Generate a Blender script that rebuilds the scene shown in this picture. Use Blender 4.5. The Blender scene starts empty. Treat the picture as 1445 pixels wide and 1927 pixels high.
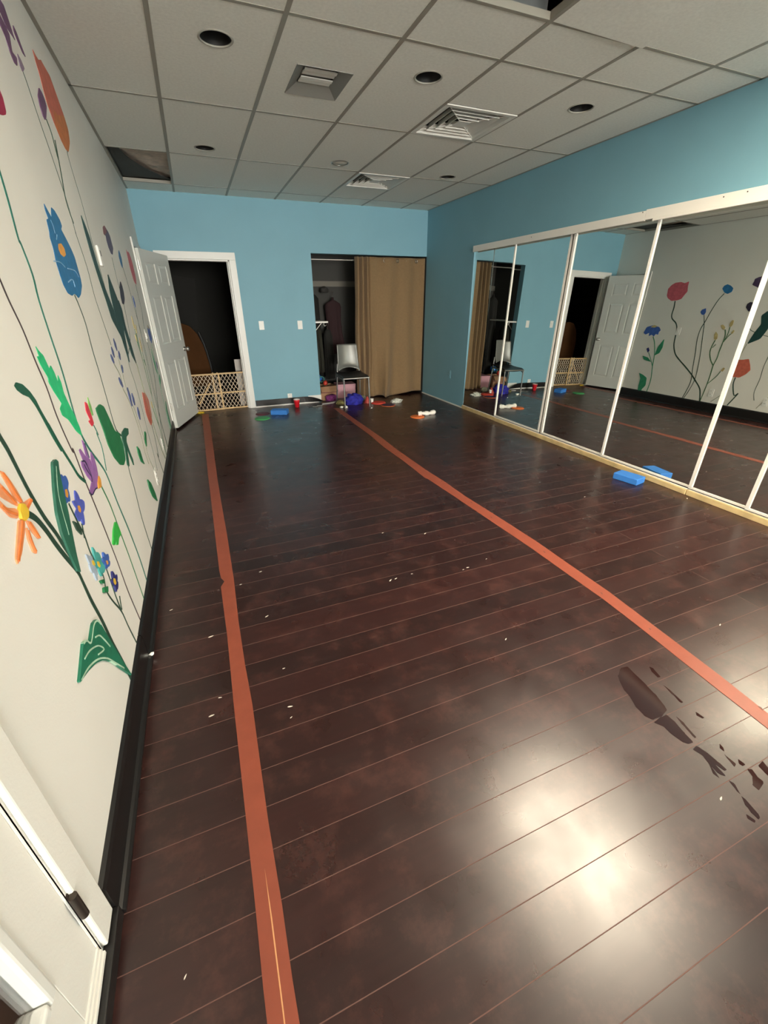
import bpy, bmesh, math, random
from mathutils import Vector, Matrix, Euler, noise
random.seed(7)
C = bpy.context.collection
SC = bpy.context.scene

# ------------------------------------------------------------------ camera, world, exposure
W, L, H, XL = 3.988, 6.885, 2.683, -0.03
cam_d = bpy.data.cameras.new('camera')
cam_d.sensor_fit = 'HORIZONTAL'; cam_d.sensor_width = 36.0
cam_d.lens = 36.0 * 796.44 / 1445.0
cam_d.clip_start = 0.02; cam_d.clip_end = 60
cam = bpy.data.objects.new('camera', cam_d); C.objects.link(cam)
_r = Vector((0.925313, -0.379135, -0.007197)); _u = Vector((0.174337, 0.408478, 0.895964)); _f = Vector((0.336752, 0.830302, -0.444068))
cam.matrix_world = Matrix(((_r.x, _u.x, -_f.x, 0.44048), (_r.y, _u.y, -_f.y, 0.0), (_r.z, _u.z, -_f.z, 1.4516), (0, 0, 0, 1)))
SC.camera = cam
SC.view_settings.view_transform = 'Standard'
SC.view_settings.look = 'None'
SC.view_settings.gamma = 1.0
SC.view_settings.use_curve_mapping = False
SC.view_settings.exposure = 1.05
SC.cycles.use_denoising = True
SC.cycles.max_bounces = 10
SC.cycles.diffuse_bounces = 6
SC.cycles.glossy_bounces = 6
SC.cycles.sample_clamp_indirect = 4.0
world = bpy.data.worlds.new('world'); SC.world = world
world.use_nodes = True
world.node_tree.nodes['Background'].inputs[0].default_value = (0.9, 0.85, 0.78, 1)
world.node_tree.nodes['Background'].inputs[1].default_value = 0.015

PANEL_POWER = 32.0     # radiance of the lit ceiling panel
PANEL_COLOR = (1.0, 0.86, 0.66)
FILL_POWER = 24.0    # radiance of the added fill light, an unseen glowing surface behind the camera
FILL_COLOR = (1.0, 0.95, 0.87)

# ------------------------------------------------------------------ materials
def mat(name, col, rough=0.5, metal=0.0, spec=0.5, noise_amt=0.0, nscale=8.0, bump=0.0, bscale=60.0, emit=None, estr=0.0, alpha=None, trans=0.0, coat=0.0, sheen=0.0):
    m = bpy.data.materials.new(name); m.use_nodes = True
    nt = m.node_tree; b = nt.nodes['Principled BSDF']
    b.inputs['Base Color'].default_value = (*col, 1)
    b.inputs['Roughness'].default_value = rough
    b.inputs['Metallic'].default_value = metal
    b.inputs['Specular IOR Level'].default_value = spec
    b.inputs['Coat Weight'].default_value = coat
    b.inputs['Sheen Weight'].default_value = sheen
    b.inputs['Transmission Weight'].default_value = trans
    tc = nt.nodes.new('ShaderNodeTexCoord')
    if noise_amt:
        n = nt.nodes.new('ShaderNodeTexNoise'); n.inputs['Scale'].default_value = nscale; n.inputs['Detail'].default_value = 4
        nt.links.new(tc.outputs['Object'], n.inputs['Vector'])
        r = nt.nodes.new('ShaderNodeMapRange'); r.inputs[1].default_value = 0.3; r.inputs[2].default_value = 0.7
        r.inputs[3].default_value = 1 - noise_amt; r.inputs[4].default_value = 1 + noise_amt
        nt.links.new(n.outputs['Fac'], r.inputs[0])
        mx = nt.nodes.new('ShaderNodeMix'); mx.data_type = 'RGBA'; mx.blend_type = 'MULTIPLY'; mx.inputs[0].default_value = 1
        mx.inputs[6].default_value = (*col, 1)
        cb = nt.nodes.new('ShaderNodeCombineColor')
        for i in range(3): nt.links.new(r.outputs[0], cb.inputs[i])
        nt.links.new(cb.outputs[0], mx.inputs[7]); nt.links.new(mx.outputs[2], b.inputs['Base Color'])
    if bump:
        n2 = nt.nodes.new('ShaderNodeTexNoise'); n2.inputs['Scale'].default_value = bscale; n2.inputs['Detail'].default_value = 3
        nt.links.new(tc.outputs['Object'], n2.inputs['Vector'])
        bp = nt.nodes.new('ShaderNodeBump'); bp.inputs['Strength'].default_value = bump; bp.inputs['Distance'].default_value = 0.004
        nt.links.new(n2.outputs['Fac'], bp.inputs['Height']); nt.links.new(bp.outputs[0], b.inputs['Normal'])
    if emit:
        b.inputs['Emission Color'].default_value = (*emit, 1); b.inputs['Emission Strength'].default_value = estr
    return m

def floor_material():
    m = bpy.data.materials.new('dark_plank_floor'); m.use_nodes = True
    nt = m.node_tree; N = nt.nodes.new; K = nt.links.new; b = nt.nodes['Principled BSDF']
    tc = N('ShaderNodeTexCoord')
    mp = N('ShaderNodeMapping'); mp.inputs['Location'].default_value = (0.35, -0.118 + 0.128 * 40, 0)
    K(tc.outputs['Object'], mp.inputs['Vector'])
    br = N('ShaderNodeTexBrick'); br.inputs['Scale'].default_value = 1.0
    br.inputs['Brick Width'].default_value = 5.2; br.inputs['Row Height'].default_value = 0.128
    br.inputs['Mortar Size'].default_value = 0.0012; br.inputs['Mortar Smooth'].default_value = 0.15
    br.offset = 0.37; br.offset_frequency = 2
    br.inputs['Color1'].default_value = (0, 0, 0, 1); br.inputs['Color2'].default_value = (1, 1, 1, 1); br.inputs['Mortar'].default_value = (0.5, 0.5, 0.5, 1)
    K(mp.outputs[0], br.inputs['Vector'])
    ramp = N('ShaderNodeValToRGB'); e = ramp.color_ramp.elements
    e[0].color = (0.022, 0.0062, 0.0058, 1); e[1].color = (0.047, 0.0122, 0.0105, 1)
    K(br.outputs['Color'], ramp.inputs[0])
    # grain along the plank, and scuffed haze in large soft patches
    mp2 = N('ShaderNodeMapping'); mp2.inputs['Scale'].default_value = (1.6, 22, 1); K(tc.outputs['Object'], mp2.inputs['Vector'])
    gr = N('ShaderNodeTexNoise'); gr.inputs['Scale'].default_value = 2.2; gr.inputs['Detail'].default_value = 6; K(mp2.outputs[0], gr.inputs['Vector'])
    hz = N('ShaderNodeTexNoise'); hz.inputs['Scale'].default_value = 6.5; hz.inputs['Detail'].default_value = 9; hz.inputs['Roughness'].default_value = 0.72
    K(tc.outputs['Object'], hz.inputs['Vector'])
    hr = N('ShaderNodeMapRange'); hr.inputs[1].default_value = 0.50; hr.inputs[2].default_value = 0.70; K(hz.outputs['Fac'], hr.inputs[0])
    mixg = N('ShaderNodeMix'); mixg.data_type = 'RGBA'; mixg.blend_type = 'MULTIPLY'; mixg.inputs[0].default_value = 0.5
    K(ramp.outputs[0], mixg.inputs[6]); K(gr.outputs['Fac'], mixg.inputs[7])
    mixh = N('ShaderNodeMix'); mixh.data_type = 'RGBA'; mixh.inputs[7].default_value = (0.14, 0.052, 0.040, 1)
    mul = N('ShaderNodeMath'); mul.operation = 'MULTIPLY'; mul.inputs[1].default_value = 0.36; K(hr.outputs[0], mul.inputs[0])
    K(mul.outputs[0], mixh.inputs[0]); K(mixg.outputs[2], mixh.inputs[6])
    mixm = N('ShaderNodeMix'); mixm.data_type = 'RGBA'; mixm.inputs[7].default_value = (0.15, 0.068, 0.052, 1)  # lighter joint colour paints in the light caught by the plank bevels
    K(br.outputs['Fac'], mixm.inputs[0]); K(mixh.outputs[2], mixm.inputs[6])
    K(mixm.outputs[2], b.inputs['Base Color'])
    sm = N('ShaderNodeTexNoise'); sm.inputs['Scale'].default_value = 5; sm.inputs['Detail'].default_value = 3.5; sm.inputs['Distortion'].default_value = 0.3
    K(tc.outputs['Object'], sm.inputs['Vector'])
    rr = N('ShaderNodeMapRange'); rr.inputs[1].default_value = 0.35; rr.inputs[2].default_value = 0.70; rr.inputs[3].default_value = 0.27; rr.inputs[4].default_value = 0.345
    K(sm.outputs['Fac'], rr.inputs[0])
    addm = N('ShaderNodeMath'); addm.operation = 'ADD'; K(rr.outputs[0], addm.inputs[0])
    mm = N('ShaderNodeMath'); mm.operation = 'MULTIPLY'; mm.inputs[1].default_value = 0.45; K(br.outputs['Fac'], mm.inputs[0]); K(mm.outputs[0], addm.inputs[1])
    K(addm.outputs[0], b.inputs['Roughness'])
    b.inputs['Specular IOR Level'].default_value = 0.68
    bp = N('ShaderNodeBump'); bp.inputs['Strength'].default_value = 0.6; bp.inputs['Distance'].default_value = 0.002; bp.invert = True
    K(br.outputs['Fac'], bp.inputs['Height'])
    bp2 = N('ShaderNodeBump'); bp2.inputs['Strength'].default_value = 0.015; bp2.inputs['Distance'].default_value = 0.01
    K(sm.outputs['Fac'], bp2.inputs['Height']); K(bp.outputs[0], bp2.inputs['Normal']); K(bp.outputs[0], b.inputs['Normal'])
    return m

M = {}
M['floor'] = floor_material()
M['white_wall'] = mat('white_wall_paint', (0.78, 0.755, 0.70), 0.55, noise_amt=0.03, nscale=1.5, bump=0.12, bscale=140)
M['blue_wall'] = mat('blue_wall_paint', (0.193, 0.395, 0.485), 0.6, noise_amt=0.03, nscale=2, bump=0.12, bscale=140)
M['tile'] = mat('ceiling_tile', (0.77, 0.77, 0.71), 0.9, noise_amt=0.05, nscale=60, bump=0.25, bscale=220)
M['tbar'] = mat('ceiling_grid_metal', (0.30, 0.28, 0.235), 0.5)
M['black_base'] = mat('black_vinyl', (0.010, 0.009, 0.009), 0.35)
M['trim'] = mat('white_trim_paint', (0.78, 0.77, 0.73), 0.4)
M['door'] = mat('white_door_paint', (0.66, 0.665, 0.63), 0.45)
M['mirror'] = mat('mirror_silver', (0.78, 0.80, 0.765), 0.008, metal=1.0)
M['steel'] = mat('brushed_metal', (0.62, 0.60, 0.56), 0.3, metal=1.0)
M['darkmetal'] = mat('dark_bronze_metal', (0.07, 0.055, 0.045), 0.4, metal=0.8)
M['frame_white'] = mat('white_metal_frame', (0.86, 0.84, 0.78), 0.35)
M['pine'] = mat('bare_pine_board', (0.66, 0.50, 0.25), 0.55, noise_amt=0.16, nscale=9)
M['tape'] = mat('orange_brown_tape', (0.285, 0.067, 0.037), 0.42, noise_amt=0.07, nscale=14)
M['wet'] = mat('wet_floor', (0.030, 0.0115, 0.0105), 0.07, spec=0.3)
M['fleck'] = mat('pale_paint_fleck', (0.78, 0.70, 0.60), 0.7)
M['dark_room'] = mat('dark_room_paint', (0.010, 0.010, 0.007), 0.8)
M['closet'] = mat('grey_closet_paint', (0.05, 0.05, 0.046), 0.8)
M['plenum'] = mat('dark_plenum', (0.035, 0.025, 0.02), 0.9)
M['joist'] = mat('old_brown_wood', (0.12, 0.065, 0.04), 0.8, noise_amt=0.2, nscale=6)
M['black'] = mat('matt_black', (0.006, 0.006, 0.006), 0.6)
M['hall_floor'] = mat('brown_hall_floor', (0.20, 0.12, 0.085), 0.5, noise_amt=0.15, nscale=3)
M['glass'] = mat('clear_glass', (1, 1, 1), 0.0, trans=1.0)
M['curtain'] = mat('brown_curtain_cloth', (0.215, 0.135, 0.062), 0.85, noise_amt=0.06, nscale=40, bump=0.15, bscale=300, sheen=0.2)
M['foam_blue'] = mat('blue_foam', (0.035, 0.20, 0.62), 0.75, bump=0.2, bscale=200)
M['red_plastic'] = mat('red_plastic', (0.60, 0.012, 0.022), 0.3)
M['white_plastic'] = mat('white_plastic', (0.82, 0.81, 0.77), 0.35)
M['white_cloth'] = mat('white_cloth', (0.85, 0.83, 0.76), 0.85)
M['panel_lit'] = mat('lit_diffuser', (0.9, 0.88, 0.8), 0.5, emit=PANEL_COLOR, estr=PANEL_POWER)

M['fill_lit'] = mat('fill_light_glow', (0.9, 0.9, 0.88), 0.5, emit=FILL_COLOR, estr=FILL_POWER)

# ------------------------------------------------------------------ mesh helpers
def new_obj(name, me, m=None, parent=None):
    o = bpy.data.objects.new(name, me); C.objects.link(o)
    if m is not None: me.materials.append(m)
    if parent is not None: o.parent = parent
    return o

class MB:
    def __init__(self): self.v = []; self.f = []; self.sm = []
    def add(self, vs, fs, smooth=False):
        n = len(self.v); self.v += [tuple(v) for v in vs]; self.f += [tuple(i + n for i in f) for f in fs]; self.sm += [smooth] * len(fs); return self
    def box(self, x0, x1, y0, y1, z0, z1, mtx=None):
        vs = [Vector((x, y, z)) for z in (z0, z1) for y in (y0, y1) for x in (x0, x1)]
        if mtx is not None: vs = [mtx @ v for v in vs]
        return self.add(vs, [(0, 2, 3, 1), (4, 5, 7, 6), (0, 1, 5, 4), (2, 6, 7, 3), (0, 4, 6, 2), (1, 3, 7, 5)])
    def tube(self, pts, r, n=8, caps=True):
        pts = [Vector(p) for p in pts]; rs = r if isinstance(r, (list, tuple)) else [r] * len(pts); rings = []
        up = Vector((0, 0, 1))
        for i, p in enumerate(pts):
            t = (pts[min(i + 1, len(pts) - 1)] - pts[max(i - 1, 0)]).normalized()
            a = t.cross(up) if abs(t.dot(up)) < 0.95 else t.cross(Vector((1, 0, 0)))
            a.normalize(); b = t.cross(a)
            rings.append([p + (a * math.cos(2 * math.pi * k / n) + b * math.sin(2 * math.pi * k / n)) * rs[i] for k in range(n)])
        fs = [(i * n + k, i * n + (k + 1) % n, (i + 1) * n + (k + 1) % n, (i + 1) * n + k) for i in range(len(pts) - 1) for k in range(n)]
        self.add([v for r_ in rings for v in r_], fs, True)
        if caps:
            self.add(rings[0], [tuple(range(n))[::-1]]); self.add(rings[-1], [tuple(range(n))])
        return self
    def lathe(self, prof, n=32, mtx=None, cap0=True, cap1=True, sx=1.0, sy=1.0):
        vs = [Vector((r * sx * math.cos(2 * math.pi * k / n), r * sy * math.sin(2 * math.pi * k / n), z)) for r, z in prof for k in range(n)]
        if mtx is not None: vs = [mtx @ v for v in vs]
        fs = [(i * n + k, i * n + (k + 1) % n, (i + 1) * n + (k + 1) % n, (i + 1) * n + k) for i in range(len(prof) - 1) for k in range(n)]
        self.add(vs, fs, True)
        m = len(prof)
        if cap0: self.add(vs[:n], [tuple(range(n))[::-1]])
        if cap1: self.add(vs[(m - 1) * n:], [tuple(range(n))])
        return self
    def prism(self, poly, z0, z1, mtx=None):
        n = len(poly)
        vs = [Vector((x, y, z0)) for x, y in poly] + [Vector((x, y, z1)) for x, y in poly]
        if mtx is not None: vs = [mtx @ v for v in vs]
        return self.add(vs, [tuple(range(n))[::-1], tuple(range(n, 2 * n))] + [(i, (i + 1) % n, n + (i + 1) % n, n + i) for i in range(n)])
    def build(self, name, m, parent=None, bevel=0.0, seg=2, fix=True):
        me = bpy.data.meshes.new(name); me.from_pydata(self.v, [], self.f)
        for p, s in zip(me.polygons, self.sm): p.use_smooth = s
        if fix:
            bm = bmesh.new(); bm.from_mesh(me); bmesh.ops.recalc_face_normals(bm, faces=bm.faces)
            big = [f for f in bm.faces if len(f.verts) > 6]
            if big: bmesh.ops.triangulate(bm, faces=big)
            bm.to_mesh(me); bm.free()
        o = new_obj(name, me, m, parent)
        if bevel:
            b = o.modifiers.new('bevel', 'BEVEL'); b.width = bevel; b.segments = seg; b.limit_method = 'ANGLE'; b.angle_limit = math.radians(40)
        return o

def tag(o, label=None, cat=None, group=None, kind=None):
    if label: o['label'] = label
    if cat: o['category'] = cat
    if group: o['group'] = group
    if kind: o['kind'] = kind
    return o
def empty(name, loc, rz=0.0):
    o = bpy.data.objects.new(name, None); C.objects.link(o); o.location = loc; o.rotation_euler = (0, 0, rz); o.empty_display_size = 0.1; return o
def struct(o): o['kind'] = 'structure'; return o
def box(name, m, x0, x1, y0, y1, z0, z1, parent=None, bevel=0.0):
    return MB().box(x0, x1, y0, y1, z0, z1).build(name, m, parent, bevel)
def copy_tree(o, parent=None):
    c = o.copy(); C.objects.link(c); c.parent = parent
    for ch in list(o.children): copy_tree(ch, c)
    return c
def smooth_line(pts, k=4):
    P = [Vector(p) for p in pts]; out = []
    for i in range(len(P) - 1):
        a, b, c, d = P[max(i - 1, 0)], P[i], P[i + 1], P[min(i + 2, len(P) - 1)]
        for j in range(k):
            t = j / k
            out.append(0.5 * ((2 * b) + (c - a) * t + (2 * a - 5 * b + 4 * c - d) * t * t + (3 * b - a - 3 * c + d) * t ** 3))
    out.append(P[-1]); return out
MURAL = [
 ('tall blue painted flower with an orange centre and a big dark green leaf', [
  ('stem', 's', 'dkgreen', 0.012, [(2.473, 1.49), (2.503, 1.443), (2.527, 1.37), (2.509, 1.257), (2.515, 1.154), (2.51, 1.03), (2.515, 0.871), (2.657, 0.776), (2.549, 0.658), (2.543, 0.53), (2.509, 0.355), (2.53, 0.143), (2.529, 0.109)]),
  ('bloom', 'p', 'blue', 0, [(2.406, 1.814), (2.44, 1.793), (2.467, 1.776), (2.518, 1.818), (2.562, 1.814), (2.59, 1.801), (2.617, 1.787), (2.624, 1.765), (2.587, 1.749), (2.635, 1.719), (2.682, 1.685), (2.71, 1.653), (2.708, 1.607), (2.706, 1.56), (2.688, 1.533), (2.608, 1.495), (2.536, 1.478), (2.503, 1.49), (2.478, 1.496), (2.42, 1.486), (2.355, 1.495), (2.322, 1.524), (2.313, 1.561), (2.313, 1.605), (2.335, 1.649), (2.335, 1.691), (2.356, 1.714), (2.368, 1.755), (2.405, 1.762), (2.394, 1.789)]),
  ('flower_center', 'p', 'orange', 0, [(2.443, 1.68), (2.505, 1.688), (2.536, 1.672), (2.532, 1.648), (2.478, 1.635), (2.432, 1.642), (2.421, 1.659)]),
  ('petal_line', 's', 'paleblue', 0.005, [(2.436, 1.762), (2.448, 1.742), (2.441, 1.716)]),
  ('petal_line', 's', 'paleblue', 0.004, [(2.469, 1.715), (2.434, 1.695)]),
  ('petal_line', 's', 'paleblue', 0.004, [(2.279, 1.606), (2.377, 1.609), (2.441, 1.595)]),
  ('petal_line', 's', 'paleblue', 0.004, [(2.482, 1.593), (2.621, 1.592), (2.665, 1.569)]),
  ('petal_line', 's', 'paleblue', 0.004, [(2.416, 1.539), (2.515, 1.552), (2.521, 1.523)]),
  ('leaf', 'p', 'green', 0, [(2.215, 1.041), (2.314, 1.042), (2.383, 1.016), (2.427, 0.943), (2.463, 0.878), (2.55, 0.843), (2.562, 0.771), (2.517, 0.708), (2.436, 0.704), (2.362, 0.731), (2.285, 0.793), (2.243, 0.87), (2.24, 0.942)]),
  ('leaf', 'p', 'dkgreen2', 0, [(2.617, 0.829), (2.736, 0.826), (2.831, 0.799), (2.797, 0.774), (2.711, 0.781), (2.673, 0.764), (2.684, 0.704), (2.714, 0.645), (2.695, 0.613), (2.667, 0.668), (2.641, 0.741), (2.567, 0.652), (2.525, 0.674), (2.584, 0.742), (2.585, 0.796)]),
 ]),
 ('long teal painted stem with a bright green leaf and a red bud', [
  ('stem', 's', 'teal', 0.014, [(1.947, 1.834), (1.936, 1.749), (1.909, 1.642), (1.919, 1.625), (1.934, 1.542), (1.912, 1.468), (1.908, 1.361), (1.909, 1.237), (1.885, 1.1), (1.885, 1.015), (1.938, 0.929), (2.007, 0.859), (2.062, 0.784), (2.093, 0.639), (2.142, 0.477), (2.18, 0.289), (2.186, 0.139), (2.188, 0.111)]),
  ('leaf', 'p', 'brightgreen', 0, [(1.714, 1.338), (1.73, 1.322), (1.758, 1.306), (1.773, 1.262), (1.799, 1.271), (1.812, 1.245), (1.816, 1.212), (1.842, 1.235), (1.851, 1.207), (1.841, 1.174), (1.853, 1.138), (1.88, 1.082), (1.895, 1.037), (1.891, 1.002), (1.835, 1.038), (1.793, 1.089), (1.742, 1.115), (1.741, 1.138), (1.779, 1.148), (1.764, 1.167), (1.739, 1.196), (1.72, 1.227), (1.731, 1.241), (1.699, 1.286), (1.695, 1.309), (1.715, 1.307)]),
  ('bud_stem', 's', 'teal', 0.006, [(2.103, 0.994), (2.13, 0.946), (2.111, 0.957), (2.123, 0.886), (2.077, 0.799)]),
  ('bud', 'p', 'red', 0, [(2.078, 1.097), (2.107, 1.084), (2.114, 1.031), (2.112, 0.999), (2.072, 0.996), (2.042, 1.026), (2.075, 1.023), (2.053, 1.064)]),
  ('bud_leaf', 'p', 'ltgreen', 0, [(2.145, 1.107), (2.155, 1.064), (2.147, 1.029), (2.128, 1.028), (2.112, 1.062)]),
 ]),
 ('thin dark brown painted stem with a curling dark green leaf', [
  ('stem', 's', 'brown', 0.008, [(1.609, 1.532), (1.615, 1.513), (1.626, 1.463), (1.654, 1.388), (1.666, 1.301), (1.684, 1.221), (1.686, 1.121), (1.718, 0.997), (1.733, 0.996), (1.743, 0.883), (1.761, 0.781), (1.78, 0.653), (1.8, 0.492), (1.81, 0.33), (1.845, 0.149), (1.852, 0.127)]),
  ('leaf', 'p', 'dkgreen2', 0, [(1.437, 1.261), (1.456, 1.267), (1.494, 1.256), (1.529, 1.231), (1.552, 1.202), (1.562, 1.171), (1.591, 1.115), (1.606, 1.084), (1.63, 1.021), (1.607, 1.028), (1.577, 1.084), (1.549, 1.156), (1.534, 1.188), (1.512, 1.217), (1.471, 1.232), (1.445, 1.248)]),
  ('leaf_stalk', 's', 'dkgreen2', 0.013, [(1.58, 1.123), (1.62, 1.039), (1.664, 0.963), (1.695, 0.911), (1.747, 0.87)]),
 ]),
 ('crimson painted petal at the edge of the photo', [
  ('petal', 'p', 'crimson', 0, [(2.238, 2.134), (2.257, 2.098), (2.265, 2.085), (2.251, 2.045), (2.233, 2.032), (2.193, 2.019), (2.126, 2.005), (2.129, 2.04)]),
 ]),
 ('large orange painted daisy with a yellow centre near the glass door', [
  ('stem', 's', 'dkgreen', 0.02, [(1.216, 0.985), (1.251, 0.953), (1.279, 0.906), (1.303, 0.85), (1.332, 0.792), (1.376, 0.711), (1.385, 0.663), (1.394, 0.586), (1.418, 0.481), (1.435, 0.36), (1.46, 0.249), (1.481, 0.134)]),
  ('branch', 's', 'dkgreen', 0.017, [(1.233, 1.211), (1.242, 1.173), (1.254, 1.135), (1.265, 1.067), (1.278, 1.004), (1.301, 0.933), (1.331, 0.871), (1.347, 0.826), (1.372, 0.759), (1.378, 0.699)]),
  ('petal', 'p', 'peach', 0, [(1.17, 1.115), (1.188, 1.104), (1.202, 1.076), (1.212, 1.047), (1.219, 1.014), (1.206, 1.016), (1.184, 1.04), (1.178, 1.075), (1.17, 1.103)]),
  ('petal', 'p', 'peach', 0, [(1.137, 1.107), (1.15, 1.089), (1.17, 1.06), (1.189, 1.027), (1.184, 1.018), (1.161, 1.036), (1.127, 1.067), (1.109, 1.088)]),
  ('petal', 'p', 'peach', 0, [(1.105, 1.077), (1.129, 1.039), (1.164, 1.022), (1.175, 1.011), (1.159, 0.997), (1.128, 1.015), (1.107, 1.049), (1.09, 1.07)]),
  ('petal', 'p', 'peach', 0, [(1.214, 1.014), (1.265, 1.007), (1.267, 0.997), (1.222, 0.99), (1.214, 0.992)]),
  ('petal', 'p', 'peach', 0, [(1.156, 0.994), (1.185, 0.981), (1.166, 0.963), (1.106, 0.931), (1.068, 0.922), (1.071, 0.936), (1.113, 0.965)]),
  ('petal', 'p', 'peach', 0, [(1.191, 0.977), (1.212, 0.963), (1.222, 0.935), (1.228, 0.907), (1.213, 0.913), (1.195, 0.945)]),
  ('petal', 'p', 'peach', 0, [(1.177, 0.965), (1.18, 0.941), (1.176, 0.911), (1.172, 0.891), (1.158, 0.905), (1.161, 0.939)]),
  ('petal_line', 's', 'burnt', 0.006, [(1.178, 1.105), (1.189, 1.081), (1.196, 1.05), (1.207, 1.021)]),
  ('petal_line', 's', 'burnt', 0.006, [(1.145, 1.084), (1.162, 1.056), (1.177, 1.029)]),
  ('petal_line', 's', 'burnt', 0.006, [(1.11, 1.052), (1.128, 1.031), (1.161, 1.007)]),
  ('petal_line', 's', 'burnt', 0.007, [(1.169, 0.984), (1.138, 0.962), (1.104, 0.943), (1.075, 0.928)]),
  ('petal_line', 's', 'burnt', 0.006, [(1.199, 0.966), (1.207, 0.941), (1.218, 0.915)]),
  ('petal_line', 's', 'burnt', 0.006, [(1.176, 0.956), (1.168, 0.927), (1.17, 0.898)]),
  ('petal_line', 's', 'burnt', 0.005, [(1.215, 0.997), (1.259, 1.003)]),
  ('flower_center', 'p', 'yellow', 0, [(1.193, 1.022), (1.211, 1.012), (1.216, 0.991), (1.203, 0.98), (1.179, 0.98), (1.168, 0.992), (1.173, 1.012)]),
  ('leaf', 'p', 'green2', 0, [(1.488, 1.03), (1.518, 1.03), (1.533, 1.018), (1.514, 0.995), (1.488, 0.941), (1.461, 0.872), (1.428, 0.811), (1.399, 0.752), (1.382, 0.702), (1.361, 0.72), (1.356, 0.797), (1.358, 0.857), (1.377, 0.911), (1.425, 0.97)]),
  ('leaf_vein', 's', 'palegreen', 0.004, [(1.5, 1.013), (1.442, 0.955), (1.418, 0.901), (1.404, 0.843), (1.398, 0.827)]),
  ('leaf', 'p', 'green3', 0, [(1.088, 0.521), (1.166, 0.55), (1.207, 0.566), (1.23, 0.556), (1.253, 0.531), (1.32, 0.547), (1.357, 0.534), (1.376, 0.502), (1.401, 0.408), (1.436, 0.291), (1.482, 0.154), (1.411, 0.261), (1.354, 0.35), (1.298, 0.412), (1.233, 0.459), (1.163, 0.493)]),
  ('leaf_vein', 's', 'palegreen', 0.006, [(1.104, 0.517), (1.171, 0.499), (1.252, 0.456), (1.321, 0.395), (1.371, 0.327), (1.43, 0.244)]),
  ('leaf_vein', 's', 'palegreen', 0.006, [(1.204, 0.563), (1.229, 0.553), (1.253, 0.525), (1.319, 0.539), (1.357, 0.527), (1.375, 0.498)]),
  ('leaf_vein', 's', 'palegreen', 0.005, [(1.17, 0.535), (1.223, 0.519), (1.289, 0.479), (1.323, 0.434), (1.264, 0.464)]),
  ('leaf_vein', 's', 'palegreen', 0.005, [(1.294, 0.51), (1.329, 0.488), (1.352, 0.451), (1.379, 0.396)]),
 ]),
 ('purple painted flower with an orange base and a small green leaf', [
  ('stem', 's', 'green', 0.009, [(1.923, 0.789), (1.961, 0.695), (1.977, 0.602), (1.986, 0.52), (2.005, 0.369), (2.02, 0.15), (2.021, 0.124)]),
  ('petal', 'p', 'purple', 0, [(1.79, 0.977), (1.814, 0.977), (1.851, 0.931), (1.885, 0.918), (1.931, 0.827), (1.862, 0.804), (1.81, 0.848), (1.807, 0.902)]),
  ('petal', 'p', 'purple', 0, [(1.865, 0.995), (1.879, 0.987), (1.893, 0.946), (1.885, 0.916), (1.849, 0.929)]),
  ('petal', 'p', 'purple', 0, [(1.932, 0.93), (1.952, 0.901), (1.944, 0.859), (1.925, 0.83), (1.889, 0.874), (1.903, 0.909)]),
  ('petal', 'p', 'purple', 0, [(1.771, 0.941), (1.803, 0.932), (1.833, 0.886), (1.869, 0.826), (1.812, 0.849), (1.784, 0.877), (1.76, 0.926)]),
  ('petal', 'p', 'purple', 0, [(1.813, 0.845), (1.873, 0.829), (1.862, 0.801), (1.815, 0.811), (1.767, 0.81), (1.745, 0.828)]),
  ('petal_line', 's', 'navy', 0.005, [(1.778, 0.938), (1.814, 0.927), (1.824, 0.897), (1.831, 0.864), (1.815, 0.846)]),
  ('petal_line', 's', 'navy', 0.005, [(1.745, 0.828), (1.767, 0.81), (1.823, 0.81), (1.858, 0.802)]),
  ('petal_line', 's', 'navy', 0.004, [(1.789, 0.923), (1.799, 0.897), (1.829, 0.86)]),
  ('petal_line', 's', 'navy', 0.003, [(1.881, 0.978), (1.881, 0.95), (1.879, 0.92)]),
  ('flower_base', 'p', 'orange', 0, [(1.925, 0.83), (1.934, 0.81), (1.913, 0.785), (1.866, 0.795), (1.879, 0.814)]),
  ('leaf', 'p', 'brightgreen2', 0, [(1.945, 0.61), (1.97, 0.577), (1.976, 0.533), (1.919, 0.541), (1.876, 0.53), (1.855, 0.543), (1.861, 0.559), (1.828, 0.555), (1.809, 0.571), (1.88, 0.602)]),
 ]),
 ('sprig of small blue and teal painted forget-me-nots above the baseboard', [
  ('stem', 's', 'dkgreen', 0.009, [(1.509, 0.885), (1.526, 0.812), (1.542, 0.752), (1.539, 0.691), (1.558, 0.626), (1.581, 0.561), (1.558, 0.511), (1.587, 0.44), (1.639, 0.353), (1.657, 0.261), (1.687, 0.145), (1.692, 0.125)]),
  ('stem', 's', 'dkgreen', 0.007, [(1.556, 0.79), (1.548, 0.77), (1.533, 0.746)]),
  ('stem', 's', 'dkgreen', 0.007, [(1.638, 0.555), (1.637, 0.502), (1.634, 0.446), (1.636, 0.39), (1.639, 0.353)]),
  ('stem', 's', 'dkgreen', 0.006, [(1.678, 0.401), (1.661, 0.379), (1.648, 0.354)]),
  ('bloom', 'f', 'blue2', 0, [(1.523, 0.973), (1.558, 0.968), (1.566, 0.934), (1.53, 0.895), (1.507, 0.886), (1.487, 0.904), (1.485, 0.933), (1.504, 0.953)]),
  ('flower_center', 'p', 'orange', 0, [(1.513, 0.931), (1.532, 0.926), (1.529, 0.91), (1.512, 0.903), (1.5, 0.913)]),
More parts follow.
